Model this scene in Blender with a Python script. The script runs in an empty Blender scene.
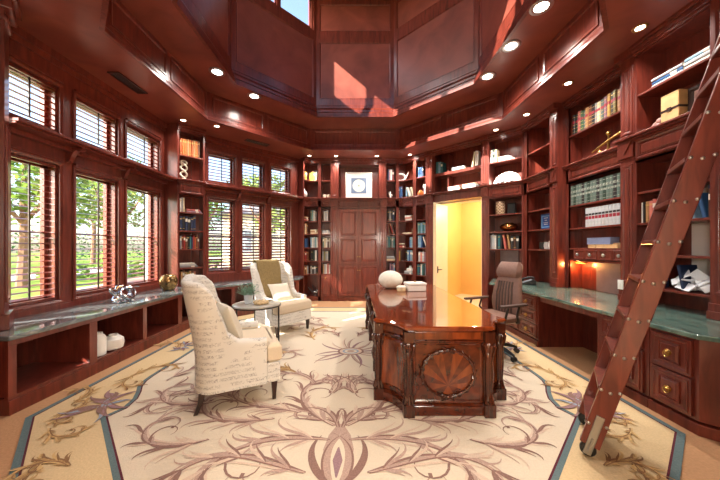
import bpy, bmesh, math, random
from math import sin, cos, pi, radians as R, sqrt
from mathutils import Vector, Matrix
random.seed(7)
SC = bpy.context.scene
COL = SC.collection
RT = sqrt(.5)

# ------------------------------------------------------------------ frames
class T:
    """a wall frame: x along the wall to the right, y into the wall, z up"""
    def __init__(s, loc, deg):
        s.loc, s.a = loc, R(deg)
        s.c, s.s = cos(s.a), sin(s.a)
    def w(s, x, y, z=0.0):
        return Vector((s.loc[0] + x * s.c - y * s.s, s.loc[1] + x * s.s + y * s.c, z))
TN = T((0, 7.36), 0)
TNE = T((1.22, 7.36), -45)
TE = T((3.19, 5.39), -90)
TNW = T((-3.3, 5.25), 45)
TW = T((-3.3, 2.72), 90)
TSW = T((-1.2, .6), 135)
TI = T((0, 0), 0)

# ------------------------------------------------------------------ mesh builder
class MB:
    def __init__(s, t=TI):
        s.v, s.f, s.m, s.t = [], [], [], t
    def p(s, x, y, z):
        q = s.t.w(x, y, z); s.v.append((q.x, q.y, q.z)); return len(s.v) - 1
    def face(s, idx, m=0):
        s.f.append(tuple(idx)); s.m.append(m)
    def quad(s, pts, m=0):
        s.face([s.p(*q) for q in pts], m)
    def box(s, x0, x1, y0, y1, z0, z1, m=0):
        i = [s.p(x, y, z) for z in (z0, z1) for (x, y) in ((x0, y0), (x1, y0), (x1, y1), (x0, y1))]
        for q in ((0, 3, 2, 1), (4, 5, 6, 7), (0, 1, 5, 4), (1, 2, 6, 5), (2, 3, 7, 6), (3, 0, 4, 7)):
            s.face([i[k] for k in q], m)
    def prism(s, poly, z0, z1, m=0, top=None):
        n = len(poly)
        a = [s.p(x, y, z0) for x, y in poly]
        b = [s.p(x, y, z1) for x, y in (top or poly)]
        s.face(a[::-1], m); s.face(b, m)
        for k in range(n):
            s.face((a[k], a[(k + 1) % n], b[(k + 1) % n], b[k]), m)
    def loft(s, rings, m=0, cap=True, closed=True):
        idx = [[s.p(*q) for q in r] for r in rings]
        n = len(rings[0])
        for a, b in zip(idx, idx[1:]):
            for k in range(n if closed else n - 1):
                s.face((a[k], a[(k + 1) % n], b[(k + 1) % n], b[k]), m)
        if cap and closed:
            s.face(idx[0][::-1], m); s.face(idx[-1], m)
    def slab(s, poly, axis, a0, a1, m=0):
        """polygon in a plane across axis ('x': (y,z); 'y': (x,z)), extruded from a0 to a1"""
        f = (lambda a, q: (a, q[0], q[1])) if axis == 'x' else (lambda a, q: (q[0], a, q[1]))
        s.loft([[f(a0, q) for q in poly], [f(a1, q) for q in poly]], m)
    def raised(s, x0, x1, z0, z1, y, d=.012, b=.035, m=0):
        """raised panel on a front face at y (towards -y)"""
        r = [[(x0, y, z0), (x1, y, z0), (x1, y, z1), (x0, y, z1)]]
        def ring(i, yy): return [(x0 + i, yy, z0 + i), (x1 - i, yy, z0 + i), (x1 - i, yy, z1 - i), (x0 + i, yy, z1 - i)]
        b = min(b, (x1 - x0) * .3, (z1 - z0) * .3)
        s.loft([ring(0, y), ring(0, y - d), ring(b * .25, y - d), ring(b * .45, y - d * .2), ring(b, y - d * .9)], m)
    def frame(s, x0, x1, z0, z1, y, w=.03, d=.015, m=0):
        """moulding frame on a front face (towards -y)"""
        def ring(i, yy): return [(x0 + i, yy, z0 + i), (x1 - i, yy, z0 + i), (x1 - i, yy, z1 - i), (x0 + i, yy, z1 - i)]
        s.loft([ring(0, y), ring(0, y - d), ring(w * .5, y - d), ring(w, y - d * .3), ring(w, y)], m, cap=False)
    def lathe(s, prof, c=(0, 0, 0), seg=20, m=0, axis='z', sy=1.0):
        rings = []
        for r, h in prof:
            ring = []
            for k in range(seg):
                a = 2 * pi * k / seg
                u, w = max(r, 1e-4) * cos(a), max(r, 1e-4) * sin(a) * sy
                ring.append((c[0] + u, c[1] + w, c[2] + h) if axis == 'z' else
                            ((c[0] + u, c[1] + h, c[2] + w) if axis == 'y' else (c[0] + h, c[1] + u, c[2] + w)))
            rings.append(ring)
        s.loft(rings, m)
    def ball(s, c, rx, ry=None, rz=None, seg=14, m=0):
        ry = ry or rx; rz = rz or rx
        n = max(6, seg // 2)
        rings = []
        for i in range(n + 1):
            t = -pi / 2 + pi * i / n
            rr = max(cos(t), .002)
            rings.append([(c[0] + rx * rr * cos(2 * pi * k / seg), c[1] + ry * rr * sin(2 * pi * k / seg), c[2] + rz * sin(t)) for k in range(seg)])
        s.loft(rings, m)
    def tube(s, pts, r, seg=8, m=0, closed=False, flat=1.0):
        P = [Vector(q) for q in pts]; n = len(P)
        rad = r if isinstance(r, (list, tuple)) else [r] * n
        rings = []; up = Vector((0, 0, 1)); prev = None
        for i in range(n):
            if closed: d = P[(i + 1) % n] - P[i - 1]
            else: d = P[min(i + 1, n - 1)] - P[max(i - 1, 0)]
            d.normalize()
            a = prev if prev is not None else (up if abs(d.z) < .9 else Vector((1, 0, 0)))
            u = a - d * a.dot(d)
            if u.length < 1e-5: u = d.orthogonal()
            u.normalize(); prev = u; v = d.cross(u)
            rings.append([tuple(P[i] + u * rad[i] * flat * cos(2 * pi * k / seg) + v * rad[i] * sin(2 * pi * k / seg)) for k in range(seg)])
        if closed: s.loft(rings + [rings[0]], m, cap=False)
        else: s.loft(rings, m)
    def build(s, name, mats, parent=None, smooth=False, bevel=0, sub=0, recalc=True, loc=None, rot=None):
        me = bpy.data.meshes.new(name)
        me.from_pydata(s.v, [], s.f)
        mats = mats if isinstance(mats, (list, tuple)) else [mats]
        for k in mats: me.materials.append(k)
        me.polygons.foreach_set('material_index', s.m)
        if recalc:
            bm = bmesh.new(); bm.from_mesh(me)
            bmesh.ops.remove_doubles(bm, verts=bm.verts, dist=1e-6)
            bmesh.ops.recalc_face_normals(bm, faces=bm.faces)
            bm.to_mesh(me); bm.free()
        me.update()
        o = bpy.data.objects.new(name, me); COL.objects.link(o)
        if parent: o.parent = parent
        if loc is not None: o.location = loc
        if rot is not None: o.rotation_euler = rot
        if smooth:
            me.polygons.foreach_set('use_smooth', [True] * len(me.polygons))
            me.set_sharp_from_angle(angle=R(42))
        if bevel:
            b = o.modifiers.new('bevel', 'BEVEL'); b.width = bevel; b.segments = 2; b.limit_method = 'ANGLE'; b.angle_limit = R(40)
        if sub:
            b = o.modifiers.new('sub', 'SUBSURF'); b.levels = sub; b.render_levels = sub
        return o

def tag(o, label, cat, group=None):
    o['label'] = label; o['category'] = cat
    if group: o['group'] = group
    return o
def thing(name, label, cat, loc=(0, 0, 0), rz=0, group=None):
    o = bpy.data.objects.new(name, None); COL.objects.link(o)
    o.empty_display_size = .1
    o.location = loc; o.rotation_euler = (0, 0, rz)
    return tag(o, label, cat, group)
def struct(o):
    o['kind'] = 'structure'; return o
def copy_tree(o, loc=None, rz=None, label=None):
    c = o.copy(); COL.objects.link(c)
    if loc is not None: c.location = loc
    if rz is not None: c.rotation_euler = (0, 0, rz)
    if label: c['label'] = label
    for ch in list(o.children):
        d = ch.copy(); COL.objects.link(d); d.parent = c
        for g in list(ch.children):
            e = g.copy(); COL.objects.link(e); e.parent = d
    return c

# ------------------------------------------------------------------ materials
def lin(r, g, b):
    f = lambda c: ((c / 255) / 12.92 if c / 255 <= .04045 else ((c / 255 + .055) / 1.055) ** 2.4)
    return (f(r), f(g), f(b), 1)
MATS = {}
def new_mat(name):
    m = bpy.data.materials.new(name); m.use_nodes = True
    nt = m.node_tree; b = nt.nodes['Principled BSDF']
    MATS[name] = m
    return m, nt, b
def plain(name, rgb, rough=.5, metal=0, var=.12, scale=12, bump=0, coat=0, spec=.5, alt=None, stretch=(1, 1, 1)):
    """a noise-mottled surface"""
    if name in MATS: return MATS[name]
    m, nt, b = new_mat(name)
    tc = nt.nodes.new('ShaderNodeTexCoord'); mp = nt.nodes.new('ShaderNodeMapping'); mp.inputs['Scale'].default_value = stretch
    no = nt.nodes.new('ShaderNodeTexNoise'); no.inputs['Scale'].default_value = scale; no.inputs['Detail'].default_value = 4
    nt.links.new(tc.outputs['Object'], mp.inputs['Vector']); nt.links.new(mp.outputs['Vector'], no.inputs['Vector'])
    cr = nt.nodes.new('ShaderNodeValToRGB')
    c = lin(*rgb)
    a = lin(*alt) if alt else tuple(x * (1 - var) for x in c[:3]) + (1,)
    cr.color_ramp.elements[0].position = .35; cr.color_ramp.elements[0].color = a
    cr.color_ramp.elements[1].position = .65; cr.color_ramp.elements[1].color = c
    nt.links.new(no.outputs['Fac'], cr.inputs['Fac']); nt.links.new(cr.outputs['Color'], b.inputs['Base Color'])
    b.inputs['Roughness'].default_value = rough; b.inputs['Metallic'].default_value = metal
    b.inputs['Specular IOR Level'].default_value = spec; b.inputs['Coat Weight'].default_value = coat
    b.inputs['Coat Roughness'].default_value = .08
    if bump:
        bp = nt.nodes.new('ShaderNodeBump'); bp.inputs['Strength'].default_value = bump; bp.inputs['Distance'].default_value = .01
        nt.links.new(no.outputs['Fac'], bp.inputs['Height']); nt.links.new(bp.outputs['Normal'], b.inputs['Normal'])
    return m
def wood(name, c1, c2, rough=.3, coat=.25, stretch=(9, 9, 1.2), scale=2.2, bands=.35, coatr=.12):
    m, nt, b = new_mat(name)
    L = nt.links.new
    tc = nt.nodes.new('ShaderNodeTexCoord'); mp = nt.nodes.new('ShaderNodeMapping'); mp.inputs['Scale'].default_value = stretch
    L(tc.outputs['Object'], mp.inputs['Vector'])
    n1 = nt.nodes.new('ShaderNodeTexNoise'); n1.inputs['Scale'].default_value = scale; n1.inputs['Detail'].default_value = 6; n1.inputs['Distortion'].default_value = .8
    L(mp.outputs['Vector'], n1.inputs['Vector'])
    n2 = nt.nodes.new('ShaderNodeTexNoise'); n2.inputs['Scale'].default_value = .9; n2.inputs['Detail'].default_value = 2
    L(tc.outputs['Object'], n2.inputs['Vector'])
    mx = nt.nodes.new('ShaderNodeMix'); mx.data_type = 'FLOAT'; mx.inputs[0].default_value = bands
    L(n1.outputs['Fac'], mx.inputs[2]); L(n2.outputs['Fac'], mx.inputs[3])
    cr = nt.nodes.new('ShaderNodeValToRGB')
    cr.color_ramp.elements[0].position = .32; cr.color_ramp.elements[0].color = lin(*c2)
    cr.color_ramp.elements[1].position = .66; cr.color_ramp.elements[1].color = lin(*c1)
    L(mx.outputs[0], cr.inputs['Fac']); L(cr.outputs['Color'], b.inputs['Base Color'])
    b.inputs['Roughness'].default_value = rough; b.inputs['Coat Weight'].default_value = coat; b.inputs['Coat Roughness'].default_value = coatr
    return m

M_WOOD = wood('mahogany', (130, 58, 44), (78, 29, 23))
M_WOODD = wood('mahogany_panel', (124, 54, 41), (72, 27, 22))
M_CEIL = wood('mahogany_ceiling', (152, 80, 64), (106, 50, 41), rough=.38, coat=.1, stretch=(1.5, 1.5, 1.5), scale=1.6, bands=.5)
M_DESK = wood('polished_mahogany', (106, 46, 22), (46, 16, 9), rough=.16, coat=.6, stretch=(5, 1.1, 5), scale=2.6, coatr=.05)
M_DESKTOP = wood('polished_desk_top', (146, 66, 28), (84, 31, 14), rough=.12, coat=.8, stretch=(7, .9, 1), scale=1.7, coatr=.03)
M_CARVE = wood('carved_mahogany', (84, 38, 20), (38, 15, 9), rough=.25, coat=.4)
M_FLAME = wood('flame_mahogany', (146, 70, 32), (58, 22, 12), rough=.16, coat=.6, stretch=(7, 7, 1.4), scale=1.8, coatr=.05)
M_LEG = wood('dark_leg_wood', (52, 28, 20), (28, 15, 12))
M_CREAM = plain('cream_painted_door', (238, 222, 188), .4, var=.04)
M_CARPET = plain('tan_carpet', (192, 148, 110), .95, var=.12, scale=60, bump=.3, spec=.1)
M_MARBLE, nt, b = new_mat('green_marble')
L = nt.links.new
tc = nt.nodes.new('ShaderNodeTexCoord')
n1 = nt.nodes.new('ShaderNodeTexNoise'); n1.inputs['Scale'].default_value = 2.6; n1.inputs['Detail'].default_value = 9; n1.inputs['Distortion'].default_value = 1.6
mp = nt.nodes.new('ShaderNodeMapping'); mp.inputs['Scale'].default_value = (1.8, .7, 1); mp.inputs['Rotation'].default_value = (0, 0, .4)
L(tc.outputs['Object'], mp.inputs['Vector']); L(mp.outputs['Vector'], n1.inputs['Vector'])
cr = nt.nodes.new('ShaderNodeValToRGB'); e = cr.color_ramp.elements
e[0].position = .3; e[0].color = lin(46, 64, 60); e[1].position = .72; e[1].color = lin(170, 156, 130)
k = e.new(.45); k.color = lin(82, 110, 102); k = e.new(.54); k.color = lin(116, 140, 128); k = e.new(.6); k.color = lin(84, 104, 96)
L(n1.outputs['Fac'], cr.inputs['Fac']); L(cr.outputs['Color'], b.inputs['Base Color'])
b.inputs['Roughness'].default_value = .14; b.inputs['Coat Weight'].default_value = .5; b.inputs['Coat Roughness'].default_value = .04
M_SLATE = M_MARBLE.copy(); M_SLATE.name = 'grey_green_marble'
for k, c in zip(M_SLATE.node_tree.nodes[[n.name for n in M_SLATE.node_tree.nodes if n.type == 'VALTORGB'][0]].color_ramp.elements,
                ((62, 68, 70), (98, 106, 108), (124, 132, 134), (92, 102, 104), (150, 152, 150))):
    k.color = lin(*c)
M_BRASS = plain('antique_brass', (198, 160, 92), .28, 1, var=.2)
M_BRONZE = plain('bronze', (150, 92, 50), .25, 1, var=.3)
M_CHROME = plain('chrome', (220, 222, 226), .12, 1, var=.05)
M_STEEL = plain('brushed_steel', (176, 176, 176), .3, 1, var=.1)
M_BLACK = plain('black_plastic', (28, 28, 30), .35, var=.2)
M_DARKMETAL = plain('dark_metal', (66, 62, 60), .3, .8, var=.2)
M_WHITE = plain('white_ceramic', (236, 234, 228), .4, var=.05)
M_OFFWHITE = plain('off_white_plaster', (226, 216, 198), .6, var=.08)
M_GREYSHEEN = plain('grey_sheen_panel', (138, 118, 120), .4, var=.12)  # grey with reflected lilac light mixed into the colour
M_LEATHER = plain('brown_leather', (136, 104, 92), .42, var=.15, scale=30, bump=.1)
M_LEATHERD = plain('dark_brown_leather', (84, 66, 60), .42, var=.15, scale=30, bump=.1)
M_LINEN = plain('beige_linen', (214, 198, 174), .9, var=.07, scale=90, bump=.15, spec=.2)
M_PILLOW = plain('pillow_linen', (216, 208, 192), .9, var=.07, scale=90, bump=.15, spec=.2)
M_THROW = plain('olive_throw', (166, 146, 104), .95, var=.3, scale=70, bump=.4, spec=.1)
M_PAGES = plain('book_pages', (226, 212, 182), .8, var=.12, scale=40)
M_YELLOW = plain('yellow_wall', (240, 200, 122), .7, var=.05, scale=3)
M_HALL = plain('cream_wall', (232, 216, 190), .8, var=.04, scale=3)
M_BRONZEV = plain('mottled_bronze_glaze', (206, 168, 110), .22, .7, scale=9, alt=(70, 54, 34))
M_POT = plain('pale_blue_pot', (206, 214, 222), .35, var=.06)
M_LEAFB = plain('blue_green_leaf', (120, 156, 132), .5, var=.3, scale=20)
M_GLASS, nt, b = new_mat('window_glass')
for n in list(nt.nodes): nt.nodes.remove(n)
out = nt.nodes.new('ShaderNodeOutputMaterial'); mixs = nt.nodes.new('ShaderNodeMixShader')
tr = nt.nodes.new('ShaderNodeBsdfTransparent'); gl = nt.nodes.new('ShaderNodeBsdfGlossy'); gl.inputs['Roughness'].default_value = .02
mixs.inputs[0].default_value = .05
nt.links.new(tr.outputs[0], mixs.inputs[1]); nt.links.new(gl.outputs[0], mixs.inputs[2])
nt.links.new(mixs.outputs[0], out.inputs[0])
def emit(name, rgb, s):
    m, nt, b = new_mat(name)
    b.inputs['Base Color'].default_value = lin(*rgb); b.inputs['Emission Color'].default_value = lin(*rgb); b.inputs['Emission Strength'].default_value = s
    return m
M_LAMP = emit('lamp_lens', (255, 244, 226), 9)

# cream fabric printed with lines of faded handwriting
M_SCRIPT, nt, b = new_mat('script_print_linen')
L = nt.links.new
tc = nt.nodes.new('ShaderNodeTexCoord')
sp = nt.nodes.new('ShaderNodeSeparateXYZ'); L(tc.outputs['Object'], sp.inputs[0])
def math_n(op, a, bb=None):
    n = nt.nodes.new('ShaderNodeMath'); n.operation = op
    for i, q in enumerate((a, bb)):
        if q is None: continue
        if isinstance(q, (int, float)): n.inputs[i].default_value = q
        else: L(q, n.inputs[i])
    return n.outputs[0]
line = math_n('FRACT', math_n('MULTIPLY', sp.outputs['Z'], 20.0))
tri = math_n('ABSOLUTE', math_n('SUBTRACT', line, .5))
inline = math_n('LESS_THAN', tri, .30)
mp = nt.nodes.new('ShaderNodeMapping'); mp.inputs['Scale'].default_value = (44, 44, 40)
L(tc.outputs['Object'], mp.inputs['Vector'])
wv = nt.nodes.new('ShaderNodeTexNoise'); wv.inputs['Scale'].default_value = 1.0; wv.inputs['Detail'].default_value = 2; wv.inputs['Distortion'].default_value = 1.4
L(mp.outputs['Vector'], wv.inputs['Vector'])
stroke = math_n('LESS_THAN', math_n('ABSOLUTE', math_n('SUBTRACT', wv.outputs['Fac'], .52)), .03)
n2 = nt.nodes.new('ShaderNodeTexNoise'); n2.inputs['Scale'].default_value = 5.0; L(tc.outputs['Object'], n2.inputs['Vector'])
patch = math_n('GREATER_THAN', n2.outputs['Fac'], .44)
ink = math_n('MULTIPLY', math_n('MULTIPLY', inline, stroke), math_n('MULTIPLY', patch, .72))
n3 = nt.nodes.new('ShaderNodeTexNoise'); n3.inputs['Scale'].default_value = 2.2; n3.inputs['Detail'].default_value = 4; L(tc.outputs['Object'], n3.inputs['Vector'])
crb = nt.nodes.new('ShaderNodeValToRGB'); crb.color_ramp.elements[0].color = lin(204, 200, 192); crb.color_ramp.elements[1].color = lin(226, 224, 218)
L(n3.outputs['Fac'], crb.inputs['Fac'])
mx = nt.nodes.new('ShaderNodeMix'); mx.data_type = 'RGBA'
L(ink, mx.inputs[0]); L(crb.outputs['Color'], mx.inputs[6]); mx.inputs[7].default_value = lin(112, 108, 108)
L(mx.outputs[2], b.inputs['Base Color']); b.inputs['Roughness'].default_value = .9; b.inputs['Specular IOR Level'].default_value = .2
def attach(o, parent):
    """parent a mesh built in place without moving it"""
    m = Matrix.Translation(parent.location) @ Matrix.Rotation(parent.rotation_euler[2], 4, 'Z')
    o.parent = parent; o.matrix_parent_inverse = m.inverted()
    return o
def part(mb, name, mats, parent, **kw):
    return attach(mb.build(name, mats, **kw), parent)

CX, CY = -.02, 4.03
def octa(a, h):
    """corners of the octagon, counter-clockwise, starting east-south"""
    q = [(a, -h), (a, h), (h, a), (-h, a), (-a, h), (-a, -h), (-h, -a), (h, -a)]
    return [(CX + x, CY + y) for x, y in q]
def off(a, h, d): return a + d, h + d * .4142
def ring_loft(mb, a, h, prof, m=0):
    """sweep a profile of (outward offset, z) around the octagon"""
    mb.loft([[(x, y, z) for x, y in octa(*off(a, h, d))] for d, z in prof], m, cap=False)
def face_frame(a, h, k):
    """frame and half-width of an octagon face; k: 0 north, 1 north-east, 2 east, ..."""
    ang = -45 * k
    n = (sin(R(45 * k)), cos(R(45 * k)))
    d = a if k % 2 == 0 else (a + h) * RT
    hw = h if k % 2 == 0 else (a - h) * RT
    return T((CX + n[0] * d, CY + n[1] * d), ang), hw

# ---------------------------------------------------------------- floor and ground
f = MB(); f.box(-4.2, 4.4, -.3, 9.6, -.06, 0); struct(f.build('floor', M_CARPET))
# ---------------------------------------------------------------- ceilings
TA, TH, TZ0, TZ1 = 2.645, 1.05, 3.68, 4.175      # tray
LA, LH = 2.02, .80                                # lip of the lantern
c = MB()
c.loft([[(x, y, TZ0) for x, y in octa(TA, TH)], [(x, y, TZ0) for x, y in octa(*off(TA, TH, 1.5))],
        [(x, y, TZ0 + .08) for x, y in octa(*off(TA, TH, 1.5))], [(x, y, TZ0 + .08) for x, y in octa(*off(TA, TH, .03))]], 0, cap=False)
struct(c.build('ceiling', M_CEIL))
c = MB()
c.loft([[(x, y, TZ1) for x, y in octa(*off(LA, LH, .05))], [(x, y, TZ1) for x, y in octa(*off(TA, TH, .06))],
        [(x, y, TZ1 + .08) for x, y in octa(*off(TA, TH, .06))], [(x, y, TZ1 + .08) for x, y in octa(*off(LA, LH, .05))]], 0, cap=False)
struct(c.build('ceiling', M_CEIL))
# fascia of the tray with a moulded bottom edge and two framed panels a side
c = MB()
ring_loft(c, TA, TH, [(.025, TZ0 - .004), (-.02, TZ0 - .004), (-.02, TZ0 + .03), (-.012, TZ0 + .055), (0, TZ0 + .07), (0, TZ1 - .001), (.028, TZ1 - .001), (.028, TZ0 + .085), (.025, TZ0 - .004)])
for k in range(8):
    c.t, hw = face_frame(TA, TH, k)
    for s in (-1, 1):
        x0, x1 = sorted((s * .05, s * (hw - .09)))
        c.frame(x0, x1, TZ0 + .12, TZ1 - .05, 0, .035, .014)
struct(c.build('trim_1', M_WOOD))
# crown of the lantern
c = MB()
ring_loft(c, LA, LH, [(.045, TZ1 - .004), (0, TZ1 - .004), (0, TZ1 + .045), (.012, TZ1 + .05), (.012, TZ1 + .09), (.03, TZ1 + .115), (.042, TZ1 + .125), (.042, TZ1 + .165),
                      (.055, TZ1 + .20), (.078, TZ1 + .225), (.078, TZ1 + .26), (.095, TZ1 + .285), (.11, TZ1 + .295), (.16, TZ1 + .30), (.16, TZ1 + .085), (.045, TZ1 + .085), (.045, TZ1 - .004)])
struct(c.build('trim_2', M_WOOD))
# walls of the lantern
WA, WH = off(LA, LH, .115)
ZB, ZT = TZ1 + .25, 7.3
names = ['north', 'north_east', 'east', 'south_east', 'south', 'south_west', 'west', 'north_west']
LWIN = (2, 3, 4, 5, 6, 7)  # east, south-east and south windows added out of view to brighten the lantern
nwin = 13
for k in range(8):
    t, hw = face_frame(WA, WH, k)
    w = MB(t)
    e = .06 * .4142
    if k in LWIN:
        z0, z1 = 6.08, 6.92
        hx = hw - .13
        w.box(-hw - e, hw + e, 0, .06, ZB, z0); w.box(-hw - e, hw + e, 0, .06, z1, ZT)
        w.box(-hw - e, -hx, 0, .06, z0, z1); w.box(hx, hw + e, 0, .06, z0, z1)
    else:
        w.box(-hw - e, hw + e, 0, .06, ZB, ZT)
    # stiles and rails standing proud of the panels
    np_ = len(w.f)
    for x0, x1 in ((-hw, -hw + .07), (hw - .07, hw)): w.box(x0, x1, -.02, 0, ZB, ZT)
    rails = [(ZB, 4.60), (5.86, 6.06), (6.98, ZT)] if k in LWIN else [(ZB, 4.60), (5.84, 6.06), (6.66, ZT)]
    for z0_, z1_ in rails: w.box(-hw + .07, hw - .07, -.02, 0, z0_, z1_)
    w.frame(-hw + .07, hw - .07, 4.60, rails[1][0], -.001, .03, .022)
    if k not in LWIN: w.frame(-hw + .07, hw - .07, 6.06, 6.66, -.001, .03, .022)
    w.m[np_:] = [1] * (len(w.f) - np_)
    struct(w.build('wall_lantern_' + names[k], [M_CEIL, M_WOOD]))
    if k in LWIN:
        wf = MB(t)
        for x0, x1 in ((-hx, -.03), (.03, hx)):
            for q in ((x0, x0 + .035, z0, z1), (x1 - .035, x1, z0, z1), (x0, x1, z0, z0 + .035), (x0, x1, z1 - .035, z1)):
                wf.box(q[0], q[1], .015, .05, q[2], q[3])
        wf.box(-.03, .03, 0, .055, z0, z1)
        wo = struct(wf.build('window_%d' % nwin, M_WOOD)); nwin += 1
        g = MB(t); g.box(-hx, hx, .03, .034, z0, z1); g.build('glass_pane', M_GLASS, wo)
c = MB(); c.prism(octa(*off(WA, WH, .06)), ZT, ZT + .06); struct(c.build('ceiling', M_CEIL))

# ---------------------------------------------------------------- outer walls behind the joinery
def plain_wall(name, t, x0, x1, y0, y1, holes=(), z0=0, z1=TZ0 + .08, mat=None):
    w = MB(t)
    xs = x0
    for hx0, hx1, hz in sorted(holes):
        w.box(xs, hx0, y0, y1, z0, z1)
        zz = z0
        for a, b2 in hz:
            w.box(hx0, hx1, y0, y1, zz, a); zz = b2
        w.box(hx0, hx1, y0, y1, zz, z1)
        xs = hx1
    w.box(xs, x1, y0, y1, z0, z1)
    return struct(w.build(name, mat or M_WOODD))
plain_wall('wall_north', TN, -1.5, 1.5, .36, .42)
plain_wall('wall_north_east', TNE, -.1, 2.9, .36, .42, [(.88, 2.0, [(0, 2.46)])])
plain_wall('wall_east', TE, -.2, 3.3, .37, .43)
# south-east, south (an open doorway to the foyer) and south-west
TSE = T((3.55, 2.3), -135)
plain_wall('wall_south_east', TSE, -.1, 2.6, .06, .12)
TS = T((1.25, .55), 180)
plain_wall('wall_south', TS, -.7, 2.9, .0, .06, [(-.1, 2.65, [(0, 3.6)])])
plain_wall('wall_south_west', TSW, -.35, 3.0, .36, .42)

# ---------------------------------------------------------------- window walls
UPZ = (2.76, 3.31); 
def window_wall(name, t, x0, x1, yin, wins, lowz, upz, n0):
    plain_wall(name, t, x0, x1, yin, yin + .2, [(a, b, [lowz, upz]) for a, b in wins], mat=M_WOOD)
    tr = MB(t)
    # flat casings round every opening and a head moulding
    for a, b in wins:
        for z0, z1 in (lowz, upz):
            tr.frame(a - .05, b + .05, z0 - .05, z1 + .05, yin, .05, .02)
            tr.box(a - .03, b + .03, yin - .035, yin, z1 + .05, z1 + .075)
    tr.box(x0 + .02, x1 - .02, yin - .06, yin, 3.6, 3.68); tr.box(x0 + .02, x1 - .02, yin - .03, yin, 3.54, 3.6)
    tr.box(x0 + .02, x1 - .02, yin - .025, yin, .66, lowz[0] - .05)
    struct(tr.build('trim_%d' % (3 if n0 == 1 else 4), M_WOOD))
    k = n0
    for a, b in wins:
        for z0, z1 in (lowz, upz):
            f = MB(t)
            for q in ((a, a + .04, z0, z1), (b - .04, b, z0, z1), (a, b, z0, z0 + .04), (a, b, z1 - .04, z1)):
                f.box(q[0], q[1], yin + .14, yin + .19, q[2], q[3])
            if z1 - z0 > 1: f.box(a, b, yin + .145, yin + .185, z0 + (z1 - z0) * .5 - .012, z0 + (z1 - z0) * .5 + .012)
            fo = struct(f.build('window_%d' % k, M_WOOD)); k += 1
            g = MB(t); g.box(a + .03, b - .03, yin + .163, yin + .167, z0 + .03, z1 - .03); g.build('glass_pane', M_GLASS, fo)
W_WINS = [(.06, .68), (.88, 1.52), (1.68, 2.42)]
NW_WINS = [(.60, 1.15), (1.31, 1.84), (2.02, 2.54)]
plain_wall('wall_north_west', TNW, -.35, .3, .33, .45)
W_LOW, NW_LOW, NW_UP = (.77, 2.375), (.87, 2.42), (2.76, 3.36)
window_wall('wall_west', TW, -.1, 2.6, .25, W_WINS, W_LOW, UPZ, 1)
window_wall('wall_north_west', TNW, .3, 3.0, .25, NW_WINS, NW_LOW, NW_UP, 7)

def shutter(t, a, b, z0, z1, yin, tilt, label, half=.031):
    o = thing('plantation_shutter', label, 'shutter', tuple(t.w((a + b) / 2, yin + .045, z0)), t.a, 'plantation shutters in the tall windows' if z1 - z0 > 1 else 'plantation shutters in the high windows')
    f = MB(t); s = .028
    for q in ((a, a + s, z0, z1), (b - s, b, z0, z1), (a + s, b - s, z0, z0 + s * 1.3), (a + s, b - s, z1 - s * 1.3, z1)):
        f.box(q[0] + .001, q[1] - .001, yin + .025, yin + .055, q[2] + .001, q[3] - .001)
    part(f, 'shutter_frame', M_WOOD, o, bevel=.003)
    l = MB(t); n = max(3, round((z1 - z0 - .1) / .066)); p = (z1 - z0 - 2 * s * 1.3) / n
    for i in range(n):
        zc = z0 + s * 1.3 + p * (i + .5)
        dy, dz = half * cos(tilt), half * sin(tilt)
        ex, ez = .004 * sin(tilt), .004 * cos(tilt)
        yc = yin + .04
        l.slab([(yc - dy, zc - dz), (yc - ex * .9, zc - ez + 0), (yc + dy, zc + dz), (yc + ex * .9, zc + ez)], 'x', a + s, b - s)
    part(l, 'louvers', M_WOOD, o)
    r = MB(t); xm = a + (b - a) * .5
    r.box(xm - .008, xm + .008, yin - .0, yin + .012, z0 + .06, z1 - .06)
    part(r, 'tilt_rod', M_LEG, o)
ordn = ['first', 'second', 'third', 'fourth', 'fifth', 'sixth', 'seventh', 'eighth', 'ninth', 'tenth', 'eleventh', 'twelfth', 'thirteenth', 'fourteenth', 'fifteenth', 'sixteenth', 'seventeenth', 'eighteenth', 'nineteenth', 'twentieth']
for i, (a, b) in enumerate(W_WINS):
    d = ['nearest the camera', 'in the middle of three', 'beside the striped sunlit bookcase end'][i]
    shutter(TW, a, b, *W_LOW, .25, R(16), 'tall open louvered shutter above the long window seat, window ' + d, .025)
    shutter(TW, a, b, *UPZ, .25, R(1), 'small high open shutter over the long window seat, window ' + d, .025)
for i, (a, b) in enumerate(NW_WINS):
    d = ['beside the narrow bookcase of orange books', 'in the middle behind the armchairs', 'nearest the paneled double cabinet'][i]
    shutter(TNW, a, b, *NW_LOW, .25, R(33), 'tall tilted louvered shutter behind the armchairs, window ' + d)
    shutter(TNW, a, b, *NW_UP, .25, R(33), 'small high tilted shutter in the window row, window ' + d)

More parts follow.
